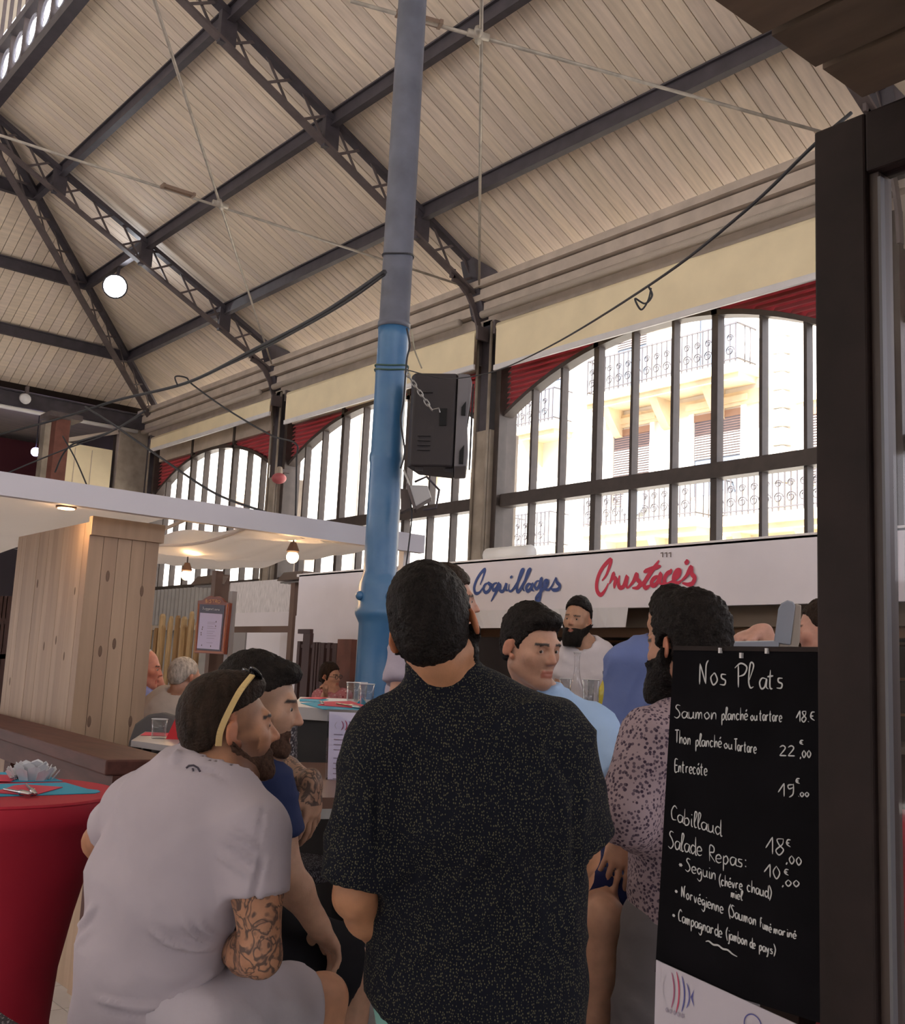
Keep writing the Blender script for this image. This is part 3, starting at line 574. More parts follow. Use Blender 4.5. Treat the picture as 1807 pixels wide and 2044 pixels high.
MB().box((a, HY + .02, PY(530, 1222, HY)[2]), (b, HY + .05, PY(530, 1158, HY)[2])).build('clear_strip_curtain', mat('milky_plastic', (0.72, 0.68, 0.68), 0.25, var=.25, vscale=8, stretch=(14, 1, 1)), e)
hb('door_panel', 497, 1262, 560, 1420, mat('white_door', (0.78, 0.74, 0.78), 0.6), e, .0, .03)
hb('grey_door', 458, 1256, 482, 1420, mat('grey_door', (0.30, 0.28, 0.28), 0.5), e, .0, .03)
hb('pier', 575, 1225, 592, 1420, m_wall, e, .05, .1)
e = empty('steel_portal', PY(590, 1400, 7.2), 'brown steel post and beam portal under the patio heater', 'portal')
m_br = mat('brown_painted_steel', (0.13, 0.075, 0.055), 0.6)
a, b = PY(592, 1162, 7.2), PY(577, 1420, 7.2); MB().box((a[0] - .05, 7.15, 0), (a[0] + .05, 7.25, a[2])).build('post', m_br, e)
c = PY(455, 1254, 7.2); MB().box((c[0], 7.16, PY(580, 1256, 7.2)[2] - .04), (a[0], 7.24, PY(580, 1256, 7.2)[2] + .04)).build('beam', m_br, e)
MB().box((c[0] - .05, 7.15, 0), (c[0] + .05, 7.25, PY(580, 1256, 7.2)[2])).build('post', m_br, e)
def heater(px, py, Y, label):
    c = PY(px, py, Y); e = empty('patio_heater', c, label, 'heater')
    MB().prism([c + V(-.28, -.12, -.05), c + V(.28, -.12, -.05), c + V(.24, -.04, .07), c + V(-.24, -.04, .07)], (0, .22, 0)).build('hood', mat('bronze_hood', (0.14, 0.10, 0.08), 0.4, metal=.4), e, bevel=.01)
    for k in range(3): MB().tube([c + V(-.26, -.06 + k * .06, -.07), c + V(.26, -.06 + k * .06, -.07)], .012, 6).build('element', m_al, e)
    MB().beam(c + V(0, 0, .07), c + V(0, 0, .3), .03, .03, up=(1, 0, 0)).build('arm', m_iron2, e)
heater(590, 1152, 7.2, 'bronze patio heater on top of the brown post')
heater(415, 1160, 6.6, 'bronze patio heater beside the glowing pendant lamp')
c = PY(425, 1160, 6.62); MB().box((c[0] - .06, 6.72, 0), (c[0] + .06, 6.84, c[2] + .1)).build('heater_post', MATS['brown_painted_steel'], label='grey brown post behind the hanging menu sign', cat='post')
# palisade of rough stakes
e = empty('palisade_fence', PY(350, 1400, 7.6), 'rough split timber palisade behind the two seated diners', 'fence')
m_stk = [mat('split_timber_%d' % k, c, .75, var=.2, vscale=4, stretch=(6, 6, 1)) for k, c in enumerate([(0.36, 0.22, 0.10), (0.28, 0.16, 0.07), (0.42, 0.28, 0.14)])]
for i, px in enumerate(range(286, 404, 7)):
    top = 1243 - (i % 3) * 9 + rnd.uniform(-6, 6) + (20 if px < 320 else 0); a = PY(px + rnd.uniform(-1, 1), top, 7.6); r_ = rnd.uniform(.035, .055)
    lean = rnd.uniform(-.03, .03)
    MB().tube([(a[0] + lean, 7.6 + (i % 2) * .05, 0.0), (a[0], 7.6 + (i % 2) * .05, a[2] - .04), (a[0], 7.6 + (i % 2) * .05, a[2])], [r_, r_, r_ * .6], 7).build('stake', m_stk[i % 3], e)
# left edge: dark bits behind the pillar
e = empty('terrace_railing', PX(10, 1400, -9.5), 'dark terrace railing glimpsed at the edge of the pine pillar', 'railing')
for k in range(3):
    a = PX(2 + k * 8, 1190, -9.5); MB().box((a[0] - .02, a[1] - .02, 0.0), (a[0] + .02, a[1] + .02, a[2])).build('post', m_gate, e)
a, b = PX(-10, 1240, -9.5), PX(40, 1240, -9.5); MB().beam(a, b, .05, .05).build('rail', m_gate, e); MB().beam(a - V(0, 0, .3), b - V(0, 0, .3), .04, .04).build('rail', m_gate, e)
# ------------------------------------------------------------------ terrace stall at the side: platform, awning, pine pillar
AX = -6.05
pl_ = MB().box((-12.5, 2.86, 0), (-5.95, 5.5, .2)).build('terrace_platform', mat('terrace_deck', (0.25, 0.2, 0.17), 0.7), label='low wooden terrace platform under the dining tables', cat='platform')
e = empty('terrace_awning', (AX, 3, 2.36), 'white flat terrace awning with a sagging fabric ceiling', 'awning')
MB().box((AX - .03, -2.5, 2.36), (AX + .03, 4.70, 2.49)).build('fascia_board', mat('white_fascia_board', (0.62, 0.60, 0.66), 0.5), e)
def sagcloth(name, y0, y1, x0, x1, z, sag, m, nx=14, ny=14):
    q = MB(); vs = []
    for i in range(nx + 1):
        for j in range(ny + 1):
            u, v_ = i / nx, j / ny
            vs.append((x0 + (x1 - x0) * u, y0 + (y1 - y0) * v_, z - sag * 4 * v_ * (1 - v_) * (.4 + .6 * u) - .03 * math.sin(u * 9 + v_ * 4) - .015 * math.sin(v_ * 31)))
    q.add(vs, [(i * (ny + 1) + j, i * (ny + 1) + j + 1, (i + 1) * (ny + 1) + j + 1, (i + 1) * (ny + 1) + j) for i in range(nx) for j in range(ny)])
    return q.build(name, m, e, smooth=True)
m_cloth = mat('white_awning_fabric', (0.74, 0.69, 0.67), 0.7, var=.05, vscale=2)
_n = m_cloth.node_tree; _t = _n.nodes.new('ShaderNodeBsdfTranslucent'); _t.inputs[0].default_value = (.80, .76, .74, 1); _x = _n.nodes.new('ShaderNodeMixShader'); _x.inputs[0].default_value = .55
_n.links.new(_n.nodes['Principled BSDF'].outputs[0], _x.inputs[1]); _n.links.new(_t.outputs[0], _x.inputs[2]); _n.links.new(_x.outputs[0], _n.nodes['Material Output'].inputs[0])
sagcloth('fabric_ceiling', -2.5, 2.95, AX - .05, -10.2, 2.40, .05, m_cloth)
sagcloth('fabric_ceiling', 3.35, 4.65, AX - .05, -8.2, 2.42, .08, m_cloth)
sagcloth('fabric_ceiling', 2.95, 5.0, -8.3, -9.7, 2.44, .03, m_cloth)
for y_ in (2.92, 3.36): MB().tube(smoothpath([(AX - .06, y_, 2.40), (-7.2, y_ + .1, 2.36), (-8.3, y_, 2.42)]), .012, 6).build('hem_cord', m_cloth, e)
MB().box((-9.7, 4.9, 0), (-9.62, 4.98, 2.42)).build('post', m_br, e); a = (AX - .1, 4.62)
MB().box((a[0] - .03, a[1] - .03, 0), (a[0] + .03, a[1] + .03, 2.38)).build('post', m_white, e)
# pine clad pillar
m_pine = [mat('pale_pine_%d' % k, c, .6, col2=tuple(x * .82 for x in c), vscale=1.6, stretch=(9, 9, .9), bump=.05) for k, c in enumerate([(0.42, 0.29, 0.20), (0.39, 0.265, 0.185), (0.45, 0.315, 0.22)])]
m_knot = mat('pine_knot', (0.16, 0.10, 0.07), .7)
BX, BY0, BY1, BZ = -6.35, 2.376, 2.825, 2.30
e = empty('pine_pillar', (-7.0, 2.6, 0), 'tall boxed pillar clad in pale pine boards under the awning', 'pillar')
MB().box((-7.69, BY0 + .02, 0), (BX - .02, BY1, BZ)).build('core', m_pine[0], e)
ys = np.linspace(BY0, BY1, 6)
for i in range(5): MB().box((BX - .02, ys[i] + .0015, .0), (BX + rnd.uniform(0, .003), ys[i + 1] - .0015, BZ - .06)).build('board', m_pine[i % 3], e)
xs = np.linspace(-7.69, BX, 16)
for i in range(15): MB().box((xs[i] + .001, BY0 - rnd.uniform(0, .002), .0), (xs[i + 1] - .001, BY0 + .02, BZ + .02)).build('board', m_pine[(i * 2) % 3], e)
MB().box((BX - .03, BY0 + .0, BZ - .06), (BX + .022, BY1 + .02, BZ + .055)).build('header_board', m_pine[2], e)
for px, py, X_ in ((283, 1180, BX), (228, 1285, BX), (200, 1300, BX), (178, 1440, BX), (260, 1440, BX), (215, 1150, BX)):
    c = PX(px, py, X_); MB().ell((BX + .001, c[1], c[2]), (.004, .012, .035), 6).build('knot', m_knot, e)
for px, py in ((88, 1290), (128, 1310), (112, 1278), (75, 1165), (20, 1360), (150, 1180)):
    c = PY(px, py, BY0); MB().ell((c[0], BY0, c[2]), (.012, .004, .03), 6).build('knot', m_knot, e)
# pendant lamps under the awning (warm)
def pendant(c, label, energy=5):
    e = empty('pendant_lamp', c, label, 'lamp')
    MB().ell(c, .042, 10).build('bulb', m_bulb, e, smooth=True); MB().lathe([(.03, .03), (.045, .04), (.02, .1)], c, 12).build('holder', m_br, e)
    MB().tube([V(*c) + V(0, 0, .09), V(c[0], c[1], 2.42)], .006, 6).build('cord', m_iron, e)
    L = bpy.data.lights.new('bulb_glow', 'POINT'); L.energy = energy; L.color = (1, .62, .3); L.shadow_soft_size = .05; o = bpy.data.objects.new('bulb_glow', L); COL.objects.link(o); o.location = tuple(V(*c) + V(0, 0, -.07)); o.parent = e; o.matrix_parent_inverse = Matrix.Translation(-Vector(e.location))
pendant(P(372, 1148, 8.6), 'glowing warm pendant lamp beside the pine pillar')
pendant(P(584, 1112, 7.2), 'glowing warm pendant lamp near the blue column')
for px, py, X_, lab in ((132, 1016, -7.5, 'warm recessed downlight in the awning above the pine pillar'), (578, 1078, -8.6, 'warm recessed downlight in the awning near the blue column'), (385, 1094, -9.2, 'warm recessed downlight above the pendant lamp')):
    c = PZ(px, py, 2.38); e = empty('downlight', c, lab, 'lamp')
    MB().lathe([(.05, .0), (.045, .012)], c, 14).build('lens', m_bulb, e); MB().lathe([(.06, .004), (.06, .03)], c, 14).build('rim', m_br, e)
    L = bpy.data.lights.new('downlight_glow', 'POINT'); L.energy = 2.2; L.color = (1, .6, .28); L.shadow_soft_size = .04; o = bpy.data.objects.new('downlight_glow', L); COL.objects.link(o); o.location = tuple(c + V(0, 0, -.09)); o.parent = e; o.matrix_parent_inverse = Matrix.Translation(-Vector(e.location))
# brown ledge (bar rail) in front of the pillar with pale boards below
m_ledge = mat('varnished_brown_ledge', (0.085, 0.034, 0.028), .6, spec=.2, var=.25, vscale=3, stretch=(1, 6, 6))
e = empty('bar_ledge', (-5.8, 2.0, 0), 'varnished brown wooden ledge running past the pine pillar', 'ledge')
A_, B_ = V(-8.6, 2.20, 1.09), V(-4.0, 1.80, 1.09)
MB().beam(A_, B_, .30, .06).build('plank', m_ledge, e, bevel=.008); MB().beam(A_, B_, .24, .10, off=(0, -.08)).build('under_plank', m_ledge, e)
dd = unit(B_ - A_)
for k in range(19):
    c = A_ + dd * (.3 + k * .23) + V(0, .10, 0); MB().box((c[0] - .112, c[1] - .01, 0), (c[0] + .112, c[1] + .01, .96)).build('board', m_pine[k % 3], e)
for k in (.9, 2.6, 4.2): c = A_ + dd * k; MB().box((c[0] - .05, c[1] - .05, 0), (c[0] + .05, c[1] + .05, 1.0)).build('post', m_ledge, e)
# ------------------------------------------------------------------ stroke handwriting
GL = {'a': ['.45,.45 .2,.5 .05,.3 .15,.03 .35,.1 .47,.45 .45,.1 .58,.0'], 'b': ['.1,1 .08,.05 .3,.0 .42,.25 .3,.45 .1,.35'], 'c': ['.42,.42 .2,.5 .06,.25 .2,.0 .42,.08'], 'd': ['.42,.4 .2,.5 .05,.25 .2,.0 .4,.2', '.45,1 .43,.05 .55,0'], 'e': ['.08,.22 .42,.3 .3,.5 .1,.4 .08,.12 .25,0 .45,.08'],
      'f': ['.4,.95 .2,.95 .15,.6 .12,0', '.0,.5 .35,.5'], 'g': ['.42,.4 .2,.5 .06,.28 .2,.05 .4,.3 .42,-.2 .25,-.45 .05,-.3'], 'h': ['.1,1 .08,0 .2,.4 .38,.42 .4,.0'], 'i': ['.1,.5 .1,.05 .2,.0', '.1,.72 .12,.78'], 'j': ['.2,.5 .2,-.3 .02,-.4', '.2,.72 .22,.78'], 'l': ['.1,.3 .28,.9 .15,1 .08,.3 .15,0 .28,.05'], 'm': ['.05,.5 .06,0 .15,.42 .27,.42 .28,0 .38,.42 .5,.42 .52,0'],
      'n': ['.06,.5 .06,0 .18,.42 .36,.42 .38,0'], 'o': ['.25,.5 .06,.3 .2,0 .42,.2 .3,.48 .2,.48'], 'p': ['.1,.5 .08,-.45', '.1,.35 .3,.5 .42,.25 .25,0 .1,.1'], 'q': ['.42,.42 .2,.5 .06,.25 .2,.02 .4,.2 .42,.5 .42,-.45'], 'r': ['.08,.5 .08,0', '.08,.3 .2,.48 .36,.45'], 's': ['.38,.45 .15,.45 .15,.3 .35,.2 .3,.02 .05,.03'], 't': ['.18,.85 .15,.1 .3,.0', '.0,.55 .35,.58'], 'u': ['.06,.5 .08,.08 .25,.02 .38,.2 .4,.5 .4,.1 .5,0'], 'v': ['.05,.5 .2,0 .38,.5'], 'y': ['.05,.5 .2,.1 .38,.5', '.38,.5 .2,-.3 .05,-.4'],
      'N': ['.05,0 .08,.9', '.08,.9 .4,.03', '.4,.03 .42,.8 .55,1.05'], 'P': ['.15,0 .15,.95', '.0,.8 .25,1 .5,.85 .4,.55 .15,.45'], 'L': ['.1,.9 .08,.05 .4,0'], 'S': ['.42,.95 .2,1.0 .1,.8 .3,.55 .4,.25 .2,.0 -.02,.1'], 'T': ['-.02,.95 .5,1', '.25,1 .22,0'], 'E': ['.45,.95 .08,.92 .06,.0 .45,.05', '.08,.5 .4,.5'], 'C': ['.5,.85 .3,1 .08,.6 .15,.1 .45,.1'], 'R': ['.1,0 .12,.95 .4,.9 .4,.6 .12,.5 .5,.0'], 'B': ['.1,0 .12,1 .4,.85 .12,.52 .45,.3 .3,0 .1,0'], 'I': ['.1,1 .1,0'], 'O': ['.25,1 .03,.5 .25,0 .5,.5 .25,1'],
      '1': ['-.15,.3 .18,.95', '.18,.95 .18,0'], '8': ['.4,.9 .1,.85 .2,.55 .4,.3 .2,0 .05,.25 .35,.6 .4,.9'], '2': ['.05,.8 .25,.95 .38,.7 .05,.05', '.05,.05 .45,.05'], '9': ['.38,.85 .1,.8 .15,.55 .38,.65', '.38,.9 .36,.2 .15,-.05'], '0': ['.22,.9 .05,.45 .22,.0 .4,.45 .22,.9'], '€': ['.4,.85 .15,.8 .08,.4 .4,.15', '.0,.5 .3,.52'], ',': ['.1,.08 .02,-.2'], '.': ['.08,.02 .1,.08'], ':': ['.1,.05 .12,.12', '.1,.42 .12,.5'], '*': ['.1,.2 .3,.6', '.3,.2 .1,.6', '.02,.4 .4,.4'], '(': ['.3,1.05 .08,.5 .25,-.2'], ')': ['.05,1.05 .28,.5 .08,-.2'], '~': ['0,.3 .1,.5 .25,.3 .4,.45 .55,.25 .7,.35 .85,.1 1,0']}
ADV = {'m': .62, 'i': .22, 'l': .28, '1': .3, ' ': .3, '.': .2, ',': .2, ':': .25, '(': .32, ')': .32, 'N': .62, 'L': .45, '~': 1.1, 'j': .3, 'I': .25}
def write(mb, txt, org, ux, uy, nrm, wd, acc=()):
    x = 0.0; k = 0
    for ch in txt:
        base = {'é': 'e', 'è': 'e', 'ô': 'o'}.get(ch, ch)
        for s in GL.get(base, []):
            pts = [tuple(map(float, q_.split(','))) for q_ in s.split()]; k += 1
            stroke(mb, [org + ux * (x + a) + uy * b for a, b in pts], nrm, wd, lift=.0012 + .0001 * (k % 5))
        if ch in 'éèô':
            stroke(mb, [org + ux * (x + .2) + uy * .68, org + ux * (x + .35) + uy * .85], nrm, wd, lift=.0012)
        x += ADV.get(base, .5)
    return x
def twidth(t): return sum(ADV.get({'é': 'e', 'è': 'e', 'ô': 'o'}.get(c, c), .5) for c in t)
# ------------------------------------------------------------------ near: canopy, glazed frame, chalkboard
m_dark = mat('dark_brown_frame', (0.018, 0.011, 0.010), .6, spec=.2, var=.25, vscale=10, bump=.05)
m_can = [mat('brown_canopy_boards_%d' % k, c, .65, var=.2, vscale=5, stretch=(1, 4, 1)) for k, c in enumerate([(0.15, 0.105, 0.075), (0.125, 0.088, 0.064)])]
e = empty('stall_canopy', (.6, .5, 2.42), 'brown boarded canopy soffit overhead beside the glazed frame', 'canopy')
MB().box((-.80, -1.2, 2.50), (2.2, 1.46, 2.54)).build('roof_sheet', m_dark, e)
y = 1.46; k = 0
while y > -1.1:
    x0 = -.806 + rnd.uniform(-.012, .006); MB().box((x0, y - .123, 2.42 + rnd.uniform(0, .004)), (2.2, y - .010, 2.445)).build('board', m_can[k % 2], e); y -= .127; k += 1
for k in range(3): MB().box((-.6 + k * 1.2, -1.2, 2.445), (-.5 + k * 1.2, 1.46, 2.50)).build('batten', m_dark, e)
FYn = 1.40
e = empty('glazed_frame', (-.2, FYn, 0), 'dark brown glazed door frame beside the chalkboard', 'door frame')
MB().box((-.857, FYn, 0), (-.772, FYn + .05, 2.366)).build('stile', m_dark, e, bevel=.004)
MB().box((-.772, FYn + .0, 2.270), (.9, FYn + .05, 2.366)).build('top_rail', m_dark, e, bevel=.004)
MB().box((.82, FYn, 0), (.9, FYn + .05, 2.27)).build('stile', m_dark, e, bevel=.004)
MB().box((-.772, FYn + .012, 0), (-.758, FYn + .05, 2.270)).build('bead', mat('bead_brown', (0.06, 0.042, 0.035), .4), e)
MB().box((-.772, FYn, 0), (.82, FYn + .05, .35)).build('bottom_panel', m_dark, e)
MB().box((-.758, FYn + .02, .35), (.82, FYn + .026, 2.27)).build('pane', glassmat('door_glass', (.86, .85, .87), .04), e)
MB().box((-.7575, FYn + .008, .35), (-.753, FYn + .02, 2.26)).build('gasket', mat('grey_gasket', (0.12, 0.12, 0.13), .4), e)
# chalkboard
BYp = 1.55
tl, tr, bl = PY(1345, 1298, BYp), PY(1680, 1302, BYp), PY(1308, 1940, BYp)
e = empty('chalkboard', bl, 'black chalkboard menu headed Nos Plats beside the door frame', 'chalkboard')
brr = V(tr[0] - .0, BYp, bl[2])
MB().prism([tl, tr, brr, bl], (0, .008, 0)).build('board', mat('chalkboard_black', (0.005, 0.0045, 0.006), .85, spec=.1, var=.3, vscale=9), e)
q = MB(); q.beam(tl + V(0, .004, .004), tr + V(0, .004, .004), .012, .008); q.build('edge_strip', m_dark, e)
MB().box((-.93, BYp + .008, 0), (-.89, BYp + .03, 1.56)).build('support_post', m_dark, e)
m_chalk = mat('white_chalk', (0.55, 0.55, 0.55), .9)
def chalk(txt, x0, y0, x1, y1, hpx, wd=.0022, name='chalk_line'):
    a, b = PY(x0, y0, BYp), PY(x1, y1, BYp); L = twidth(txt); ux = (b - a) / L; t = PY(x0, y0 - hpx, BYp); uy = (t - a); uy = V(uy[0], 0, uy[2])
    mb = MB(); write(mb, txt, a, ux, uy, (0, -1, 0), wd); mb.build(name, m_chalk, e)
chalk('Nos', 1396, 1366, 1455, 1368, 46, .0028); chalk('Pl', 1468, 1372, 1506, 1373, 48, .0028); chalk('ats', 1516, 1376, 1568, 1374, 44, .0028)
chalk('Saumon', 1348, 1433, 1434, 1436, 26); chalk('planché', 1441, 1437, 1495, 1437, 24); chalk('ou', 1499, 1438, 1514, 1438, 20); chalk('tartare', 1517, 1438, 1563, 1441, 24)
chalk('18.€', 1594, 1441, 1630, 1442, 24)
chalk('Thon', 1349, 1482, 1381, 1487, 26); chalk('planché', 1389, 1489, 1443, 1492, 24); chalk('ou', 1446, 1493, 1464, 1496, 20); chalk('Tartare', 1467, 1498, 1512, 1504, 24)
chalk('22', 1556, 1509, 1590, 1510, 22); chalk('€', 1597, 1488, 1607, 1488, 12); chalk(',00', 1598, 1512, 1622, 1512, 16)
chalk('Entrecôte', 1348, 1540, 1414, 1548, 26)
chalk('19', 1560, 1590, 1590, 1590, 28); chalk('€', 1589, 1566, 1600, 1566, 14); chalk('.00', 1594, 1590, 1618, 1590, 10)
chalk('Cabillaud', 1340, 1636, 1442, 1668, 30); chalk('18', 1536, 1704, 1570, 1708, 36); chalk('€', 1570, 1692, 1582, 1694, 20); chalk(',00', 1570, 1722, 1604, 1728, 18)
chalk('Salade', 1336, 1692, 1404, 1709, 34); chalk('Repas:', 1415, 1718, 1494, 1733, 32); chalk('10', 1532, 1750, 1562, 1756, 28); chalk('€', 1566, 1748, 1578, 1750, 16); chalk(',00', 1562, 1768, 1600, 1770, 14)
chalk('*', 1356, 1732, 1366, 1734, 16); chalk('Seguin', 1370, 1738, 1432, 1757, 26); chalk('(chèvre', 1436, 1766, 1484, 1776, 22); chalk('chaud)', 1492, 1778, 1542, 1794, 24); chalk('miel', 1460, 1790, 1484, 1797, 18)
chalk('*', 1348, 1784, 1356, 1786, 14); chalk('Norvégienne', 1361, 1790, 1446, 1824, 24); chalk('(Saumon', 1455, 1828, 1512, 1848, 24); chalk('fumé', 1518, 1850, 1542, 1862, 20); chalk('mariné', 1545, 1862, 1592, 1874, 18)
chalk('*', 1343, 1832, 1351, 1834, 14); chalk('Campagnarde', 1355, 1838, 1444, 1872, 24); chalk('(jambon', 1450, 1872, 1494, 1888, 22); chalk('de', 1498, 1890, 1510, 1894, 20); chalk('pays)', 1516, 1896, 1550, 1906, 20)
chalk('~', 1410, 1884, 1480, 1912, 16, .003)
# white menu sheet clipped below the board
p0, p1 = PY(1310, 1916, BYp - .012), PY(1620, 2058, BYp - .012); dn = PY(1296, 2120, BYp - .012) - p0; dn2 = V(0, 0, -.30)
e2 = empty('menu_sheet', p0 + dn2, 'white printed sheet with a striped fish clipped under the chalkboard', 'menu')
MB().prism([p0, p1, p1 + dn2, p0 + dn2 + V(-.004, 0, 0)], (0, .002, 0)).build('sheet', mat('white_menu_paper', (0.50, 0.46, 0.52), .6), e2)
def fish(parent, org, ux, uy, nrm, s):
    for k, (x_, h, c) in enumerate([(.0, .30, (.45, .42, .48)), (.22, .40, (.35, .1, .18)), (.40, .46, (.5, .06, .12)), (.60, .40, (.1, .1, .3)), (.78, .28, (.12, .12, .32))]):
        mb = MB(); sg = -1 if k == 0 else 1
        stroke(mb, [org + ux * s * (x_ + sg * .10 * (1 - (2 * t - 1) ** 2)) + uy * s * (h * (2 * t - 1)) for t in np.linspace(0, 1, 5)], nrm, np.linalg.norm(ux) * s * (.05 if k else .02), lift=.001); mb.build('fish_stripe', mat('print_%d' % k, c, .7), parent)
    mb = MB(); mb.add([org + ux * s * a + uy * s * b + unit(nrm) * .001 for a, b in ((.92, 0), (1.05, .2), (1.0, 0), (1.05, -.2))], [(0, 1, 2, 3)]); mb.build('fish_tail', MATS['print_3'], parent)
a = PY(1330, 1972, BYp - .012); ux = (PY(1385, 1992, BYp - .012) - a); uy = V(0, 0, .055); fish(e2, a, ux * .98, uy * 1.3, (0, -1, 0), 1.0)
mb = MB(); a = PY(1330, 2018, BYp - .012); write(mb, 'o o o o o', a, (PY(1372, 2034, BYp - .012) - a) / 4.3, V(0, 0, .012), (0, -1, 0), .0025); mb.build('print_line', mat('print_grey', (.33, .29, .36), .7), e2)
c = PY(1504, 2046, BYp - .012); mb = MB(); stroke(mb, [c + V(.016 * math.cos(a), 0, .016 * math.sin(a)) for a in np.linspace(0, math.pi * 2, 13)], (0, -1, 0), .002, False, .001); mb.build('print_ring', MATS['print_3'], e2)
# things glimpsed through the glazed frame
m_redcloth = mat('red_stretch_cloth', (0.40, 0.012, 0.035), .75, var=.06, vscale=3)
e = empty('red_covered_table', PY(1830, 1800, 3.2), 'red covered table seen through the glazed frame', 'table')
c = PY(1835, 1640, 3.2); MB().lathe([(.36, -.75), (.24, -.5), (.27, -.2), (.33, -.03), (.34, 0)], c, 28).build('cover', m_redcloth, e, smooth=True)
# ------------------------------------------------------------------ grey till terminal behind the chalkboard
m_tl = mat('grey_till_plastic', (0.24, 0.26, 0.31), .45); m_tl2 = mat('beige_till_side', (0.30, 0.26, 0.23), .5)
e = empty('till_terminal', P(1540, 1300, 3.6), 'grey till screen and tray seen above the chalkboard', 'till')
d = 3.6
def fr(pts, dd, m, nm, ext): MB().prism([P(x_, y_, dd) for x_, y_ in pts], unit(ray(1540, 1250)) * ext).build(nm, m, e, bevel=.004)
fr([(1545, 1283), (1554, 1215), (1560, 1204), (1572, 1198), (1584, 1201), (1588, 1210), (1578, 1288)], d, m_tl, 'screen_back', .03)
fr([(1578, 1288), (1588, 1204), (1600, 1208), (1597, 1280), (1592, 1298)], d + .01, m_tl2, 'screen_side', .05)
fr([(1446, 1300), (1452, 1281), (1556, 1279), (1554, 1300)], d, m_tl, 'tray', .12)
fr([(1554, 1300), (1556, 1281), (1612, 1296), (1612, 1302)], d + .005, m_tl2, 'tray_side', .12)
MB().box(P(1530, 1302, d) + V(-.06, -.0, -1.3), P(1530, 1302, d) + V(.12, .25, .0)).build('stand', m_dk, e)
for k, (x, y) in enumerate(((1438, 1299), (1480, 1309), (1531, 1300))):
    c = PY(x, y, BYp - .004); MB().box(c + V(-.002, -.003, -.004), c + V(.002, .004, .005)).build('clip', m_white, bpy.data.objects['chalkboard'])
